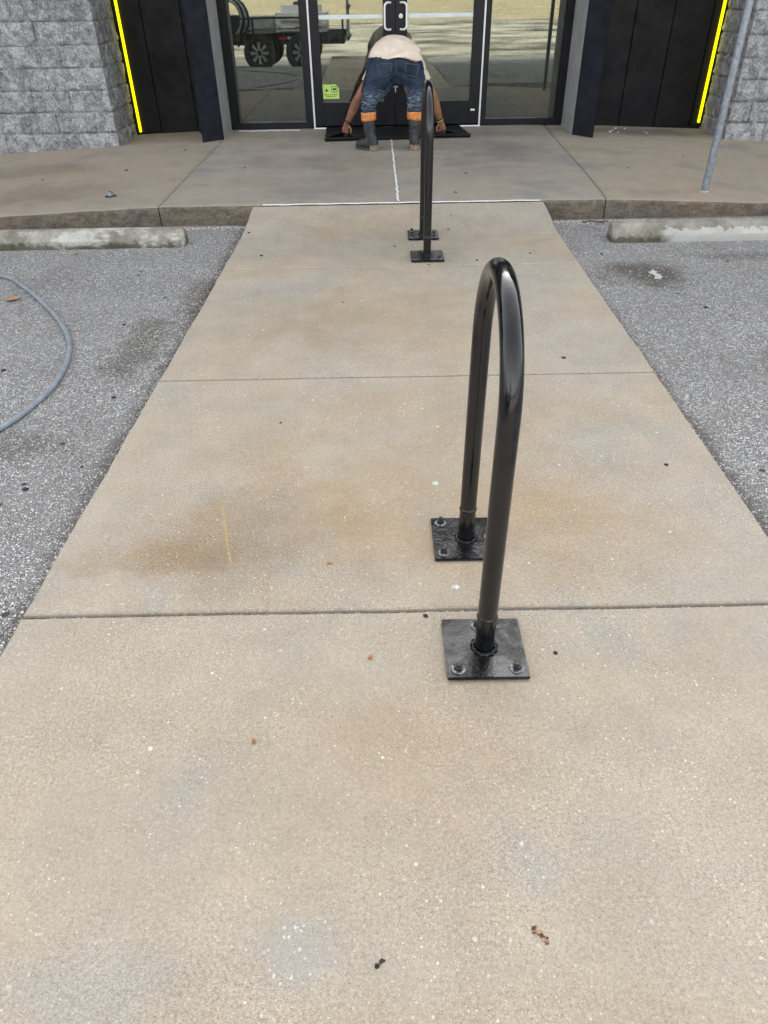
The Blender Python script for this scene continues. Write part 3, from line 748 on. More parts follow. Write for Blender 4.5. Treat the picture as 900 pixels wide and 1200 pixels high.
# ------------------------------------------------------------------ bike racks
def arc_path(y0, y1, top, n=28):
    R = (y1-y0)/2; yc = (y0+y1)/2; z = top-R; pts = [(0, y0, .006), (0, y0, .06), (0, y0, .3)]
    pts += [(0, yc-R*math.cos(math.pi*k/n), z+R*math.sin(math.pi*k/n)) for k in range(n+1)]
    return pts+[(0, y1, .3), (0, y1, .06), (0, y1, .006)]
def bike_rack(loc, span, label, lean=0, rot=0, hgt=.89):
    r = empty('bike_rack', loc); tag(r, label, 'bike rack', 'hoop bike racks on the walkway')
    pr = .0242
    tube('hoop', arc_path(-span/2, span/2, hgt), pr, 'pipe', r, 24, up=(1, 0, 0))
    for s in (-1, 1):
        y = s*span/2
        bm = bmesh.new(); boxbm(bm, -.1015, .1015, y-.1015, y+.1015, .0015, .0115)
        bmesh.ops.bevel(bm, geom=list(bm.edges), offset=.0022, segments=2, affect='EDGES')
        pl = from_bm('base_plate', bm, 'plate', r, True, 35)
        # irregular weld bead
        bm = bmesh.new(); nn = 40; rings = []
        for k in range(nn):
            a = 2*math.pi*k/nn; rr = .029+.0022*math.sin(k*2.1)+.002*noise.noise((k*.7, y*9, 1)); th = .0062+.0012*math.sin(k*1.9+1)
            rings.append([bm.verts.new(((rr+th*math.cos(b))*math.cos(a), y+(rr+th*math.cos(b))*math.sin(a), .0125+th*math.sin(b))) for b in [2*math.pi*q/8 for q in range(8)]])
        for k in range(nn):
            for q in range(8): bm.faces.new((rings[k][q], rings[(k+1) % nn][q], rings[(k+1) % nn][(q+1) % 8], rings[k][(q+1) % 8]))
        bmesh.ops.recalc_face_normals(bm, faces=bm.faces); from_bm('weld', bm, 'plate', pl, True)
        # sleeve joint just above the plate
        lathe('sleeve_joint', [(pr-.001, 0), (pr+.0016, .001), (pr+.0024, .004), (pr+.0016, .008), (pr-.001, .011)], 'pipe', r, 24, (0, y, .118))
        for bx, by in (((-1, -1), (1, -1), (-.12, 1)) if s < 0 else ((-1, -1), (-1, 1), (1, 0))):
            if True:
                a = rng.uniform(0, 1); cx, cy = bx*.073, y+by*.073
                b = lathe('washer', [(.0185, .0113), (.0185, .0135), (.017, .0145), (.010, .0145)], 'wash', pl, 20, (cx, cy, 0))
                bm = bmesh.new(); c_ = [(.0118*math.cos(a+math.pi*k/3), .0118*math.sin(a+math.pi*k/3)) for k in range(6)]
                lo = [bm.verts.new((cx+u, cy+v, .0142)) for u, v in c_]; hi = [bm.verts.new((cx+u, cy+v, .0250)) for u, v in c_]
                bm.faces.new(lo[::-1]); bm.faces.new(hi)
                for k in range(6): bm.faces.new((lo[k], lo[(k+1) % 6], hi[(k+1) % 6], hi[k]))
                bmesh.ops.bevel(bm, geom=list(bm.edges), offset=.0012, segments=1, affect='EDGES')
                from_bm('nut', bm, 'bolt', pl, False)
                ln = rng.uniform(.029, .035); tx, ty = rng.uniform(-.002, .002), rng.uniform(-.002, .002)
                tube('stud', [(cx, cy, .02), (cx+tx*.5, cy+ty*.5, ln-.002), (cx+tx*.6, cy+ty*.6, ln)], [.0068, .0068, .0052], 'bolt', pl, 10)
    r.rotation_euler = (lean*.5, -lean, rot)
    return r
bike_rack((.250, 1.475, 0), .450, 'large glossy black hoop bike rack bolted to the near slab, closest to the camera', rad(-.4))
bike_rack((.297, 4.735, .003), .465, 'smaller looking black hoop bike rack farther back, in front of the doors', rad(0), rad(.0), .905)

# ------------------------------------------------------------------ wheel stops
def wheel_stop(x0, x1, y, z, mat, label, h=.118):
    prof = [(0, 0), (.0, .058), (.030, h-.012), (.042, h), (.110, h), (.122, h-.012), (.152, .058), (.152, 0)]
    n = 40; bm = bmesh.new(); rows = []
    for i in range(n+1):
        x = x0+(x1-x0)*i/n; endk = min(1, min(i, n-i)/1.0)
        rows.append([bm.verts.new((x+.0, y+a+.003*noise.noise((x*6, a*20, 3)), z+b-.004*max(0, noise.noise((x*8, b*30, 5))))) for a, b in prof])
    for i in range(n):
        for k in range(7): bm.faces.new((rows[i][k], rows[i][k+1], rows[i+1][k+1], rows[i+1][k]))
    for r_, s in ((rows[0], 1), (rows[-1], -1)):
        # chamfered end
        dx = (x0-x1)/abs(x0-x1)*.016*s
        e = [bm.verts.new((v.co.x+dx, y+.076+(v.co.y-y-.076)*.82, z+(v.co.z-z)*.93)) for v in r_]
        for k in range(7): bm.faces.new((r_[k], r_[k+1], e[k+1], e[k]))
        bm.faces.new(e)
    bmesh.ops.recalc_face_normals(bm, faces=bm.faces)
    o = from_bm('wheel_stop', bm, mat, None, True, 28); tag(o, label, 'wheel stop', 'concrete wheel stops'); return o
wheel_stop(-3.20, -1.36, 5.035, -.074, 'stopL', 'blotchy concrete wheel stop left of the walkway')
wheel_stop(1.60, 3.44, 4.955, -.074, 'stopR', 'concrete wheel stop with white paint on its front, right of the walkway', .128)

# ------------------------------------------------------------------ sign post, stub, hose, mat
sp = empty('sign_post', (2.553, 5.93, side_z(2.55, 5.93))); tag(sp, 'slim galvanised steel post standing on the right sidewalk', 'post')
tube('pole', [(0, 0, -.05), (0, 0, 1.2), (0, 0, 2.5)], .0275, 'galv', sp, 24)
lathe('base_collar', [(.036, -.004), (.037, .004), (.033, .009), (.029, .010)], 'cap', sp, 24)
stub = empty('bolt_stub', (-2.13, 6.06, side_z(-2.13, 6.06))); tag(stub, 'sawn off metal anchor stub on the left sidewalk', 'bolt')
tube('stub_pipe', [(0, 0, -.01), (.002, 0, .03), (.004, 0, .034)], [.024, .024, .020], 'galv', stub, 14)
lathe('flange', [(.045, -.002), (.045, .004), (.03, .007)], 'tar', stub, 14)
hp = [(-3.6, 4.75), (-2.9, 4.66), (-2.359, 4.442), (-2.147, 4.245), (-1.904, 3.936), (-1.701, 3.638), (-1.565, 3.386), (-1.481, 3.132), (-1.446, 2.866), (-1.462, 2.671), (-1.497, 2.529), (-1.56, 2.40), (-1.75, 2.15), (-2.1, 1.85), (-2.6, 1.5), (-3.0, .6), (-2.9, -.6)]
ho = tube('hose', catmull([(x, y, lot_z(y)+.012) for x, y in hp], 8), .0118, 'hose', None, 12); tag(ho, 'blue grey rubber hose curving across the asphalt', 'hose')

# door mat with lifted, wavy front edge
bm = bmesh.new(); nx, ny = 60, 16; g = []
for j in range(ny+1):
    t = j/ny; row = []
    for i in range(nx+1):
        s = i/nx
        x = (-.545+(.990+.545)*s)*(1-t)+(-.575+(.935+.575)*s)*t; y = (8.27+.11*s)*(1-t)+9.085*t
        lift = .040*(1-t)**3*(.6+.5*math.sin(s*9+1))+.028*math.exp(-((s-.12)/.05)**2-(t/.35)**2)+.022*math.exp(-((s-.83)/.05)**2-(t/.35)**2)
        row.append(bm.verts.new((x, y, .062+max(0, lift)+.004*noise.noise((x*5, y*5, 0)))))
    g.append(row)
for j in range(ny):
    for i in range(nx): bm.faces.new((g[j][i], g[j][i+1], g[j+1][i+1], g[j+1][i]))
e = bmesh.ops.extrude_face_region(bm, geom=list(bm.faces)); bmesh.ops.translate(bm, vec=(0, 0, .008), verts=[v for v in e['geom'] if isinstance(v, bmesh.types.BMVert)])
bmesh.ops.recalc_face_normals(bm, faces=bm.faces)
mt = empty('door_mat', (.2, 8.7, .06)); tag(mt, 'black rubber entrance mat being laid in front of the doors', 'mat')
o = from_bm('mat_sheet', bm, 'mat', mt, True, 40); o.matrix_parent_inverse = Matrix.Translation((-.2, -8.7, -.06))
rl = tube('folded_edge', catmull([(-.55, 8.285, .075), (-.3, 8.30, .080), (-.05, 8.325, .072), (.3, 8.34, .072), (.65, 8.37, .082), (.985, 8.385, .075)], 8), [(.016, .018)]*41, 'mat', mt, 10)
rl.matrix_parent_inverse = Matrix.Translation((-.2, -8.7, -.06))

# ------------------------------------------------------------------ the worker
PX, PY = .18, 7.75
pn = empty('person', (PX, PY, .052)); tag(pn, 'person in cream shirt, jeans and rubber boots bending over to lay the mat', 'person')
PI_ = Matrix.Translation((-PX, -PY, -.052))
def PP(o, par=None):
    if par is None: o.parent = pn; o.matrix_parent_inverse = PI_
    else: o.parent = par
    return o
def chain(bm, ctrl, k=5, seg=20, up=(0, 1, 0)):
    """ctrl: (x,y,z,a,b)"""
    pts = catmull([c[:3] for c in ctrl], k); rr = catmull([(c[3], c[4], 0) for c in ctrl], k)
    tubebm(bm, pts, [(max(.002, q.x), max(.002, q.y)) for q in rr], seg, True, up)
# skin body: torso core, arms with hands, neck and head, legs
bm = bmesh.new()
S = {-1: (-.02, 8.34, .70), 1: (.43, 8.34, .70)}
chain(bm, [(.2, 7.90, .74, .15, .11), (.2, 8.0, .80, .16, .11), (.2, 8.15, .82, .17, .11), (.2, 8.32, .76, .18, .11), (.2, 8.45, .70, .14, .09)], up=(0, 0, 1))
EL = {-1: (-.185, 8.38, .44), 1: (.580, 8.38, .44)}; WR = {-1: (-.312, 8.44, .205), 1: (.665, 8.44, .205)}
for s in (-1, 1):
    a, e_, w_ = S[s], EL[s], WR[s]
    chain(bm, [(.2+s*.12, 8.36, .74, .07, .07), a+(.066, .066), ((a[0]+e_[0])/2+s*-.015, (a[1]+e_[1])/2, (a[2]+e_[2])/2, .056, .054), e_+(.043, .043), ((e_[0]*.65+w_[0]*.35), (e_[1]+w_[1])/2, e_[2]*.65+w_[2]*.35, .046, .043), w_+(.029, .025)], 5, 16, (0, 1, 0))
    # palm
    dx = s*.02
    chain(bm, [w_+(.029, .024), (w_[0]+dx*.6, w_[1]+.008, w_[2]-.03, .034, .020), (w_[0]+dx*1.2, w_[1]+.016, w_[2]-.072, .040, .017), (w_[0]+dx*1.4, w_[1]+.016, w_[2]-.084, .034, .014)], 3, 14, (0, 1, 0))
    kx, ky, kz = w_[0]+dx*1.2, w_[1]+.016, w_[2]-.075
    for q, (off, L1, L2) in enumerate(((-.028, .030, .026), (-.0095, .034, .030), (.0095, .032, .027), (.027, .025, .020))):
        bx = kx+off*(-s)*-1
        chain(bm, [(bx, ky, kz+.01, .0092, .0092), (bx+off*.15, ky-.004, kz-L1*.55, .0088, .0088), (bx+off*.25, ky-.016+.004*q, kz-L1-.004, .0082, .0082), (bx+off*.3, ky-.026+.005*q, kz-L1-L2*.85, .0070, .0070)], 3, 8, (0, 1, 0))
    # thumb leaves the inner side of the palm
    tx = w_[0]-s*.020
    chain(bm, [(tx+s*.012, w_[1]-.002, w_[2]-.026, .012, .012), (tx-s*.012, w_[1]-.016, w_[2]-.052, .0105, .0105), (tx-s*.016, w_[1]-.026, w_[2]-.080, .0095, .0095), (tx-s*.010, w_[1]-.032, w_[2]-.102, .0075, .0075)], 3, 8, (0, 1, 0))
# neck and head hanging down
chain(bm, [(.2, 8.40, .70, .07, .07), (.2, 8.49, .685, .058, .058), (.2, 8.55, .67, .056, .056)], 3, 16, (0, 0, 1))
chain(bm, [(.2, 8.50, .715, .03, .03), (.2, 8.535, .70, .066, .072), (.2, 8.58, .675, .078, .094), (.2, 8.635, .64, .076, .092), (.2, 8.68, .61, .055, .066), (.2, 8.70, .595, .02, .025)], 4, 18, (0, 0, 1))
chain(bm, [(.2, 8.515, .615, .012, .012), (.2, 8.495, .595, .017, .013), (.2, 8.53, .585, .008, .008)], 3, 8)        # nose
for s in (-1, 1): chain(bm, [(.2+s*.078, 8.575, .70, .008, .018), (.2+s*.090, 8.59, .68, .008, .026), (.2+s*.082, 8.60, .655, .006, .016)], 3, 8, (0, 1, 0))
for s, lx, hx in ((-1, -.075, .06), (1, .365, .32)):
    chain(bm, [(hx, 7.90, .74, .10, .10), ((hx+lx)/2, 7.85, .60, .085, .085), (lx, 7.77, .46, .055, .055), (lx, 7.75, .30, .048, .05), (lx, 7.76, .14, .035, .04)], 4, 14)
    fd = Vector((-.80, .60, 0)) if s < 0 else Vector((.12, .99, 0)); fh = Vector((lx+(.045 if s < 0 else .004), 7.742, .105))
    chain(bm, [tuple(fh-fd*.02)+(.022, .02), tuple(fh+fd*.05)+(.028, .022), tuple(fh+fd*.11)+(.026, .014), tuple(fh+fd*.15-Vector((0, 0, .008)))+(.016, .009)], 3, 10, (0, 0, 1))
body = PP(link('body', remesh(bm, .0065, 2), 'skin'))
# face details and hair
for s in (-1, 1):
    bm = bmesh.new(); bmesh.ops.create_uvsphere(bm, u_segments=10, v_segments=8, radius=.011, matrix=Matrix.Translation((.2+s*.030, 8.553, .603)))
    PP(from_bm('eye', bm, 'eye', None, True))
bm = bmesh.new(); chain(bm, [(.178, 8.49, .628, .003, .003), (.2, 8.485, .625, .007, .005), (.222, 8.49, .628, .003, .003)], 3, 8); PP(from_bm('mouth', bm, 'lip', None, True))
bm = bmesh.new()
chain(bm, [(.2, 8.555, .725, .05, .04), (.2, 8.60, .70, .084, .085), (.2, 8.65, .658, .084, .092), (.2, 8.695, .617, .064, .074), (.2, 8.718, .597, .02, .03)], 4, 20, (0, 0, 1))
PP(link('hair', remesh(bm, .008, 2, lambda c: .005*noise.noise(c*60)), 'hair'))
# jeans
bm = bmesh.new()
chain(bm, [(.185, 7.93, .60, .10, .08), (.18, 7.915, .66, .235, .135), (.178, 7.92, .705, .282, .162), (.185, 7.93, .740, .268, .158), (.195, 7.945, .775, .235, .140), (.2, 7.95, .785, .215, .12)], 4, 28, (0, 1, 0))
chain(bm, [(.060, 7.90, .73, .15, .14), (.030, 7.875, .65, .148, .130), (-.022, 7.83, .575, .120, .112), (-.060, 7.78, .505, .088, .092), (-.079, 7.755, .445, .070, .080), (-.076, 7.75, .385, .069, .074)], 5, 24, (0, 1, 0))
chain(bm, [(.310, 7.90, .73, .14, .14), (.345, 7.875, .65, .122, .125), (.372, 7.83, .575, .096, .108), (.374, 7.78, .505, .084, .092), (.364, 7.755, .445, .072, .080), (.359, 7.75, .380, .070, .074)], 5, 24, (0, 1, 0))
def wr(c):
    k = sst(c.z, .60, .48)
    d = .0045*noise.noise((c.x*14, c.y*14, c.z*20))+.003*noise.noise(c*40)
    d += k*.007*math.sin(c.z*130+9*noise.noise((c.x*9, c.y*9, c.z*5)))
    d += (1-k)*.006*math.sin((c.x-.18)*40*(1 if c.x > .18 else -1)+c.z*55+5*noise.noise(c*6))*sst(c.z, .80, .62)
    d -= .010*math.exp(-((c.x-.19)/.014)**2)*sst(c.z, .80, .72)*(1 if c.y < 7.95 else 0)   # centre seam of the seat
    return d
jm = remesh(bm, .009, 4, wr); jeans = PP(link('jeans', jm, 'denim'))
bvh = BVHTree.FromPolygons([v.co.copy() for v in jm.vertices], [tuple(p.vertices) for p in jm.polygons])
def on_seat(x, z, off):
    h = bvh.ray_cast(Vector((x, 7.0, z)), Vector((0, 1, 0)))
    return (h[0]+h[1]*off) if h[0] is not None else None
def patch(name, outline, off, mat, par, n=9):
    (xa, za), (xb, zb), (xc, zc), (xd, zd) = outline; bm = bmesh.new(); g = []
    for j in range(n+1):
        t = j/n
        row = []
        for i in range(n+1):
            s = i/n; x = (xa*(1-s)+xb*s)*(1-t)+(xd*(1-s)+xc*s)*t; z = (za*(1-s)+zb*s)*(1-t)+(zd*(1-s)+zc*s)*t
            p = on_seat(x, z, off); row.append(bm.verts.new(p) if p else None)
        g.append(row)
    for j in range(n):
        for i in range(n):
            q = (g[j][i], g[j][i+1], g[j+1][i+1], g[j+1][i])
            if all(q): bm.faces.new(q)
    e = bmesh.ops.extrude_face_region(bm, geom=list(bm.faces)); bmesh.ops.translate(bm, vec=(0, .006, 0), verts=[v for v in e['geom'] if isinstance(v, bmesh.types.BMVert)])
    bmesh.ops.recalc_face_normals(bm, faces=bm.faces); o = from_bm(name, bm, mat, None, True, 50); o.parent = par; return o
def stitch(pts, par, r=.0028):
    out = []
    for (xa, za), (xb, zb) in zip(pts, pts[1:]):
        for k in range(6):
            p = on_seat(xa+(xb-xa)*k/6, za+(zb-za)*k/6, .006)
            if p: out.append(p)
    if len(out) > 3:
        o = tube('stitching', out, r, 'seam', None, 6); o.parent = par
for ol in ([(.005, .770), (.150, .775), (.135, .690), (.040, .672)], [(.268, .772), (.405, .762), (.372, .672), (.285, .688)]):
    pk_ = patch('back_pocket', ol, .005, 'denim', jeans); stitch(ol+[ol[0]], pk_)
stitch([(.19, .80), (.19, .74), (.188, .69)], jeans, .003)
# shirt with sleeves
bm = bmesh.new()
chain(bm, [(.190, 7.940, .745, .270, .160), (.190, 7.950, .770, .268, .170), (.194, 7.975, .802, .255, .170), (.198, 8.045, .830, .240, .152), (.2, 8.12, .838, .226, .142), (.2, 8.24, .81, .222, .136), (.2, 8.36, .755, .215, .120), (.2, 8.44, .715, .15, .09)], 5, 30, (0, 0, 1))
for s in (-1, 1):
    a = S[s]; chain(bm, [(.2+s*.10, 8.33, .76, .10, .09), (a[0]-s*.02, a[1], a[2]+.0, .085, .085), (a[0]+s*.03, a[1]+.01, a[2]-.065, .070, .072), (a[0]+s*.070, a[1]+.015, a[2]-.130, .066, .068)], 5, 20, (0, 1, 0))
def shw(c):
    return .009*noise.noise((c.x*7, c.y*9, c.z*12))+.007*math.sin(c.z*60+c.x*14*(1 if c.x > .2 else -1)+5*noise.noise(c*5))*sst(c.y, 8.25, 7.95)*(.5+noise.noise(c*6))+.004*noise.noise(c*28)
shm = remesh(bm, .009, 4, shw)
for v in shm.vertices:   # the hem rides up in the middle of the back
    k = sst(v.co.z, .86, .74)*sst(v.co.y, 8.05, 7.9)
    v.co.z += k*(.050*math.exp(-((v.co.x-.2)/.10)**2)-.004)
shirt = PP(link('shirt', shm, 'shirt'))
# cuffs, boots, soles
for s, lx in ((-1, -.080), (1, .362)):
    bm = bmesh.new(); n = 36; rows = []
    for (dr, z) in ((.066, .318), (.071, .320), (.073, .34), (.072, .37), (.071, .390), (.064, .392)):
        rows.append([bm.verts.new((lx+dr*math.cos(2*math.pi*k/n), 7.752+dr*1.08*math.sin(2*math.pi*k/n), z+.005*noise.noise((k*.6, s*3, 1))*(1 if z < .33 else .3)+(.004 if s < 0 else -.006)*math.cos(2*math.pi*k/n))) for k in range(n)])
    for a, b in zip(rows, rows[1:]):
        for k in range(n): bm.faces.new((a[k], a[(k+1) % n], b[(k+1) % n], b[k]))
    bmesh.ops.recalc_face_normals(bm, faces=bm.faces); PP(from_bm('trouser_cuff', bm, 'orange', None, True))
    bt = empty('boot'); PP(bt)
    d = Vector((-.80, .60, 0)) if s < 0 else Vector((.12, .99, 0)); d.normalize(); hl = Vector((lx+(.045 if s < 0 else .004), 7.742, 0))
    bm = bmesh.new()
    chain(bm, [(lx, 7.752, .345, .060, .064), (lx+.004, 7.752, .28, .060, .064), (lx+(.014 if s < 0 else .002), 7.752, .20, .052, .058), (hl.x-.006, 7.75, .13, .048, .056), (hl.x, hl.y+.004, .085, .046, .05)], 4, 20, (0, 1, 0))
    q = [hl-d*.035, hl, hl+d*.07, hl+d*.13, hl+d*.185, hl+d*.21]
    chain(bm, [(q[0].x, q[0].y, .11, .036, .034), (q[1].x, q[1].y, .118, .048, .050), (q[2].x, q[2].y, .118, .047, .052), (q[3].x, q[3].y, .108, .050, .044), (q[4].x, q[4].y, .098, .045, .034), (q[5].x, q[5].y, .090, .024, .020)], 4, 16, (0, 0, 1))
    o = link('boot_upper', remesh(bm, .008, 3, lambda c: .0012*math.sin(c.z*70+3*noise.noise(c*9))*sst(c.z, .12, .2)), 'boot'); o.parent = bt
    sd = Vector((-d.y, d.x, 0)); ol = []
    for u, wv in ((-.047, .026), (-.035, .040), (0, .047), (.05, .041), (.10, .046), (.15, .049), (.19, .040), (.218, .018)): ol.append((u, wv))
    pts = [hl+d*u+sd*wv for u, wv in ol]+[hl+d*u-sd*wv for u, wv in ol[::-1]]
    so = prism('sole', [(p.x, p.y) for p in pts], .056, .080, 'soledark', None, .004); so.parent = bt
    hb = [hl+d*u+sd*wv for u, wv in ((-.051, .024), (-.038, .044), (.02, .049))]+[hl+d*u-sd*wv for u, wv in ((.02, .049), (-.038, .044), (-.051, .024))]
    so = prism('heel_cap', [(p.x, p.y) for p in hb], .0545, .108, 'sole', None, .006); so.parent = bt
# bracelets and necklace
def ringat(name, c, ax, r, th, mat, sq=.85):
    ax = Vector(ax).normalized(); u = ax.cross(Vector((0, 1, 0))).normalized(); v = ax.cross(u); c = Vector(c); n = 26
    bm = bmesh.new(); rings = []
    for k in range(n):
        a = 2*math.pi*k/n; o = u*math.cos(a)+v*math.sin(a)*sq
        rings.append([bm.verts.new(c+o*(r+th*math.cos(b))+ax*th*1.2*math.sin(b)) for b in [math.pi*q/4 for q in range(8)]])
    for k in range(n):
        for q in range(8): bm.faces.new((rings[k][q], rings[(k+1) % n][q], rings[(k+1) % n][(q+1) % 8], rings[k][(q+1) % 8]))
    bmesh.ops.recalc_face_normals(bm, faces=bm.faces); return PP(from_bm(name, bm, mat, None, True))
def lerp(a, b, t): return tuple(a[i]+(b[i]-a[i])*t for i in range(3))
axl = Vector(EL[-1])-Vector(WR[-1]); axr = Vector(EL[1])-Vector(WR[1])
ringat('bracelet', lerp(WR[-1], EL[-1], .05), axl, .031, .007, 'black')
ringat('bracelet', lerp(WR[1], EL[1], .02), axr, .031, .008, 'bead'); ringat('bracelet', lerp(WR[1], EL[1], .09), axr, .032, .006, 'black')
nk = empty('necklace'); PP(nk)
for s in (-1, 1):
    o = tube('chain', catmull([(.2+s*.06, 8.49, .66), (.2+s*.035, 8.44, .60), (.196, 8.42, .555)], 6), .0028, 'silver', None, 6); o.parent = nk
bm = bmesh.new(); boxbm(bm, .191, .201, 8.416, 8.421, .475, .556); boxbm(bm, .172, .220, 8.4155, 8.4205, .520, .531); o = from_bm('cross_pendant', bm, 'silver'); o.parent = nk

# ------------------------------------------------------------------ pressure washing trailer behind the camera (seen in the glass)
TX, TY = -2.15, -1.6; tz = lot_z(TY)
tr = empty('utility_trailer', (TX, TY, tz)); tag(tr, 'tandem axle utility trailer with white water tank, mirrored in the left window', 'trailer')
box('deck', -1.7, 1.45, -.75, .75, .50, .58, 'steel', tr, .01)
for y in (-.78, .75): box('side_rail', -1.7, 1.45, y, y+.03, .58, .72, 'steel', tr)
for x in (-1.6, -.6, .5, 1.4): box('rail_post', x, x+.04, .78, .81, .50, .98, 'steel', tr)
box('top_rail', -1.7, 1.45, .775, .815, .98, 1.02, 'steel', tr)
for x in (-.47, .48):
    for y in (.86, -.86):
        wh = empty('wheel', (x, y, .36)); wh.parent = tr
        bm = bmesh.new(); prof = [(.23, -.10), (.33, -.105), (.36, -.07), (.36, .07), (.33, .105), (.23, .10)]; n = 32; rows = []
        for r_, a in prof: rows.append([bm.verts.new((r_*math.cos(2*math.pi*k/n), a, r_*math.sin(2*math.pi*k/n))) for k in range(n)])
        rows.append(rows[0])
        for a, b in zip(rows, rows[1:]):
            for k in range(n): bm.faces.new((a[k], a[(k+1) % n], b[(k+1) % n], b[k]))
        bmesh.ops.recalc_face_normals(bm, faces=bm.faces); from_bm('tyre', bm, 'tyre', wh, True, 40)
        bm = bmesh.new(); tubebm(bm, [(0, -.07, 0), (0, .03, 0)], .225, 28, True); bmesh.ops.recalc_face_normals(bm, faces=bm.faces); from_bm('wheel_disc', bm, 'steel', wh); bm = bmesh.new()
        for k in range(8):
            a = 2*math.pi*k/8; c, s_ = math.cos(a), math.sin(a)
            sg_ = 1 if y > 0 else -1
            v = [bm.verts.new((r_*c-t*s_, sg_*yy, r_*s_+t*c)) for yy in (.05, .085) for r_, t in ((.05, -.02), (.21, -.035), (.21, .035), (.05, .02))]
            for f in ((0, 1, 2, 3), (4, 5, 6, 7), (0, 1, 5, 4), (1, 2, 6, 5), (2, 3, 7, 6), (3, 0, 4, 7)): bm.faces.new([v[i] for i in f])
        bmesh.ops.recalc_face_normals(bm, faces=bm.faces); from_bm('rim', bm, 'rim', wh)
for y in (.76, -1.0):
    o = tube('fender', [(-.95, y+.12, .48), (-.82, y+.12, .74), (-.6, y+.12, .80), (.6, y+.12, .80), (.82, y+.12, .74), (.95, y+.12, .48)], [(.13, .012)]*6, 'steel', tr, 8, up=(0, 0, 1))
bm = bmesh.new(); boxbm(bm, -.10, 1.05, -.55, .70, .585, 1.22); bmesh.ops.bevel(bm, geom=list(bm.edges), offset=.14, segments=4, affect='EDGES'); tk = from_bm('water_tank', bm, 'tank', tr, True, 40)
lathe('tank_lid', [(.17, 0), (.17, .05), (.10, .07)], 'steel', tk, 20, (.45, 0, 1.215))
box('tank_stripe', .35, .95, .701, .706, .80, .84, 'red', tk)
box('pump_housing', -.80, -.12, -.45, .5, .585, 1.02, 'reveal', tr, .05); box('engine', -1.45, -.85, -.4, .4, .585, 1.05, 'steel', tr, .06)
for k in range(4):
    tube('hose_loop', [(-1.15+.05*k+.30*math.cos(a), .62-.03*k, 1.0+.34*math.sin(a)) for a in [2*math.pi*q/28 for q in range(29)]], .028, 'tyre' if k % 2 else 'hose', tr, 8, up=(0, 1, 0))
box('marker_light', -.02, .16, .812, .83, .60, .65, 'red', tr); box('reflector', .17, .28, .812, .83, .60, .65, 'white', tr)
tube('tow_bar', [(-1.7, 0, .52), (-2.4, 0, .50), (-3.0, 0, .50)], .045, 'steel', tr, 8)
for k in range(7): box('gate_slat', 1.50+.03*0, 1.53, -.70+.2*k, -.56+.2*k, .55, 1.75, 'ply', tr)
for z in (.58, 1.15, 1.72): box('gate_rail', 1.53, 1.57, -.75, .75, z, z+.05, 'steel', tr)

# ------------------------------------------------------------------ litter
def leaf(name, x, y, z, L, wd, rot, mat, label, cat='leaf', curl=.25, group=None):
    bm = bmesh.new(); n = 8; top = []
    rows = []
    for i in range(n+1):
        t = i/n; hw = wd*math.sin(math.pi*(t*.92+.04))**.8*(1+.25*noise.noise((i*1.7, x*9, y*9)))
        zc = curl*L*(t-.5)**2+.0015
        rows.append([bm.verts.new(((t-.5)*L, u*hw, zc+abs(u)*hw*.35)) for u in (-1, -.5, 0, .5, 1)])
    for a, b in zip(rows, rows[1:]):
        for k in range(4): bm.faces.new((a[k], a[k+1], b[k+1], b[k]))
    e = bmesh.ops.extrude_face_region(bm, geom=list(bm.faces)); bmesh.ops.translate(bm, vec=(0, 0, .0012), verts=[v for v in e['geom'] if isinstance(v, bmesh.types.BMVert)])
    bmesh.ops.recalc_face_normals(bm, faces=bm.faces)
    o = from_bm(name, bm, mat, None, True, 60); o.location = (x, y, z); o.rotation_euler = (0, 0, rot); return tag(o, label, cat, group)
leaf('leaf', -2.107, 4.013, lot_z(4), .075, .032, .5, 'leaft', 'dry tan leaf lying on asphalt inside the hose curve')
leaf('leaf', -.042, 1.23, 0, .014, .006, .9, 'leaf', 'tiny orange leaf scrap left of the near base plate')
leaf('leaf', -.165, 1.60, 0, .014, .004, .2, 'leaf', 'tiny red scrap just above the nearest slab joint')
leaf('leaf', -.305, .985, 0, .011, .005, 2.2, 'leaf', 'small rust coloured scrap on the nearest slab, left side')
def shred(x, y, flakes, mats, label, seed):
    rr = random.Random(seed); bm = bmesh.new()
    for (dx, dy, r_, mi) in flakes:
        n = 9; a0 = rr.uniform(0, 6); el = rr.uniform(.45, .8)
        ring = [(r_*(1+rr.uniform(-.45, .35))*math.cos(a0+2*math.pi*k/n), r_*el*(1+rr.uniform(-.45, .35))*math.sin(a0+2*math.pi*k/n)) for k in range(n)]
        lo = [bm.verts.new((dx+u, dy+v, .0004)) for u, v in ring]; hi = [bm.verts.new((dx+u*.95, dy+v*.95, .0014+rr.uniform(0, .0022))) for u, v in ring]
        c_ = bm.verts.new((dx, dy, .0016))
        for k in range(n):
            for f in ((lo[k], lo[(k+1) % n], hi[(k+1) % n], hi[k]),): bm.faces.new(f).material_index = mi
            bm.faces.new((hi[k], hi[(k+1) % n], c_)).material_index = mi
    bmesh.ops.recalc_face_normals(bm, faces=bm.faces)
    o = from_bm('leaf', bm, mats[0]); o.data.materials.append(M[mats[1]]); o.location = (x, y, 0); tag(o, label, 'leaf')
shred(.268, .568, [(-.010, .011, .006, 0), (-.004, .004, .007, 1), (.002, -.003, .005, 0), (.006, -.009, .006, 1), (.009, -.015, .004, 0), (-.012, .003, .003, 0), (.011, -.006, .0028, 0)], ('leafb', 'leaft'), 'shredded brown leaf on the nearest slab, lower right', 3)
shred(-.022, .525, [(.004, .005, .0052, 0), (-.003, -.004, .005, 0), (.001, .001, .0035, 1), (-.006, -.001, .0025, 0)], ('tar', 'leafb'), 'dark crumbled leaf near the bottom edge of the picture', 5)
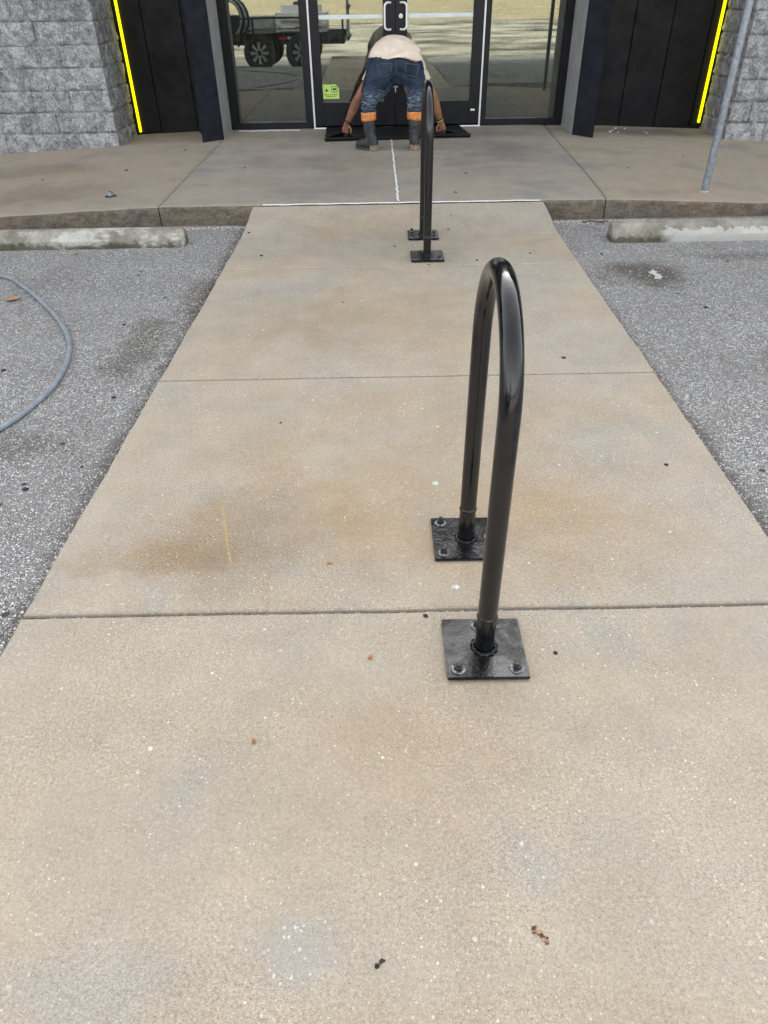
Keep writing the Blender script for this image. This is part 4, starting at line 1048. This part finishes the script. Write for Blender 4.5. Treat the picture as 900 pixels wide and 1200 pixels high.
def lump(x, y, z, r, mat, label, cat, name='debris', sq=.45, group=None):
    bm = bmesh.new(); bmesh.ops.create_icosphere(bm, subdivisions=2, radius=r)
    for v in bm.verts: v.co *= 1+.45*noise.noise(v.co/r*1.1+Vector((x*7, y*7, 0))); v.co.z *= sq
    o = from_bm(name, bm, mat, None, True); o.location = (x, y, z+r*sq*.35); return tag(o, label, cat, group)
lump(.432, 1.235, 0, .006, 'tar', 'small dark crumb right of the near base plate', 'debris')
lump(.108, 1.375, 0, .007, 'tar', 'dark grey crumb beside the joint by the near plate', 'debris')
lump(.178, 2.013, 0, .014, 'paintchip', 'pale green fleck above the rear base plate of the near rack', 'paint fleck', 'paint_fleck', .05)
lump(.200, 1.49, 0, .012, 'palefleck', 'white paint fleck between the near base plates', 'paint fleck', 'paint_fleck', .05)
g_ = 'dark crumbs scattered on the walkway and lot'
for (x, y) in ((.60, 4.43), (.30, 4.36), (-.75, 4.6), (-.20, 3.75), (.95, 4.55), (.83, 3.0), (-.40, 2.45), (1.0, 2.1), (.52, 5.35), (.48, 5.1), (-.9, 5.1), (.1, 4.75)):
    lump(x, y, walk_z(y), rng.uniform(.005, .011), 'tar', 'small dark crumb lying on the far part of the walkway', 'debris', 'debris', .4, 'dark crumbs on the walkway')
for (x, y) in ((-1.75, 3.05), (-1.35, 3.6), (-1.9, 2.6), (-1.25, 2.05), (-1.15, 2.75), (-1.5, 4.5), (2.2, 3.4), (1.75, 3.7), (1.45, 4.7), (2.6, 4.3), (1.9, 4.75), (2.45, 2.9), (1.75, 2.3)):
    lump(x, y, lot_z(y), rng.uniform(.007, .013), 'tar', 'small dark pebble on the asphalt '+('left' if x < 0 else 'right')+' of the walkway', 'pebble', 'pebble', .4, 'dark pebbles on the '+('left' if x < 0 else 'right')+' asphalt')
for (x, y) in ((-2.3, 7.1), (-1.95, 8.0), (-1.2, 7.0), (-3.0, 6.9), (.75, 6.6), (2.9, 7.4), (.6, 5.9), (2.2, 6.8)):
    lump(x, y, side_z(x, y), rng.uniform(.008, .014), 'tar', 'small dark crumb lying on the sidewalk', 'debris', 'debris', .4, 'dark crumbs on the sidewalk')
for k in range(9):
    x, y = 2.75+rng.uniform(-.25, .3), 8.9+rng.uniform(-.18, .15)
    lump(x, y, side_z(x, y), rng.uniform(.007, .014), 'caulk', 'white plaster crumb below the right black cladding', 'debris', 'debris', .4, 'white crumbs by the right cladding')
tw = empty('twig', (1.60, 5.49, lot_z(5.5))); tag(tw, 'reddish twig on the asphalt by the right kerb', 'twig')
tube('stem', [(-.09, .0, .01), (-.03, .01, .014), (.03, -.01, .012), (.10, .012, .009)], .005, 'leafb', tw, 6); tube('side_stem', [(.02, -.005, .012), (.06, -.05, .010)], .0035, 'leafb', tw, 6)

# loose chips of gravel over the chip seal, thicker along the slab edges
r = np.random.default_rng(5); vv, ff = [], []
base = np.array([(1, 0, 0), (0, 1, 0), (-1, 0, 0), (0, -1, 0), (0, 0, 1), (0, 0, -1)], float)
fc = [(0, 1, 4), (1, 2, 4), (2, 3, 4), (3, 0, 4), (1, 0, 5), (2, 1, 5), (3, 2, 5), (0, 3, 5)]
def put_chip(x, y, s):
    a = r.uniform(0, 6.28); c_, s_ = math.cos(a), math.sin(a)
    b = base*(s*r.uniform(.7, 1.3, (6, 1)))*np.array([1, r.uniform(.6, 1), r.uniform(.5, .9)])+r.normal(0, s*.15, (6, 3))
    q = np.stack([b[:, 0]*c_-b[:, 1]*s_+x, b[:, 0]*s_+b[:, 1]*c_+y, b[:, 2]+lot_z(y)+s*.25], 1)
    k = len(vv); vv.extend(map(tuple, q)); ff.extend([(k+i, k+j, k+l) for i, j, l in fc])
for i in range(15000):
    y = r.uniform(.9, 5.5); s = r.uniform(.0025, .0052)
    if r.random() < .55: x = edge_x(y, -1)-.006-(r.uniform(0, 1)**(2.2 if i % 2 else 1))*1.5
    else: x = edge_x(y, 1)+.006+(r.uniform(0, 1)**(2.2 if i % 2 else 1))*1.8
    put_chip(x, y, s)
for i in range(900):
    y = 5.555-abs(r.normal(0, .04)); x = (r.uniform(-2.0, -.98) if r.random() < .5 else r.uniform(1.25, 2.0)); put_chip(x, y, r.uniform(.003, .008))
me = bpy.data.meshes.new('loose_gravel'); me.from_pydata(vv, [], ff); gv = link('loose_gravel', me, 'chip'); gv['kind'] = 'stuff'
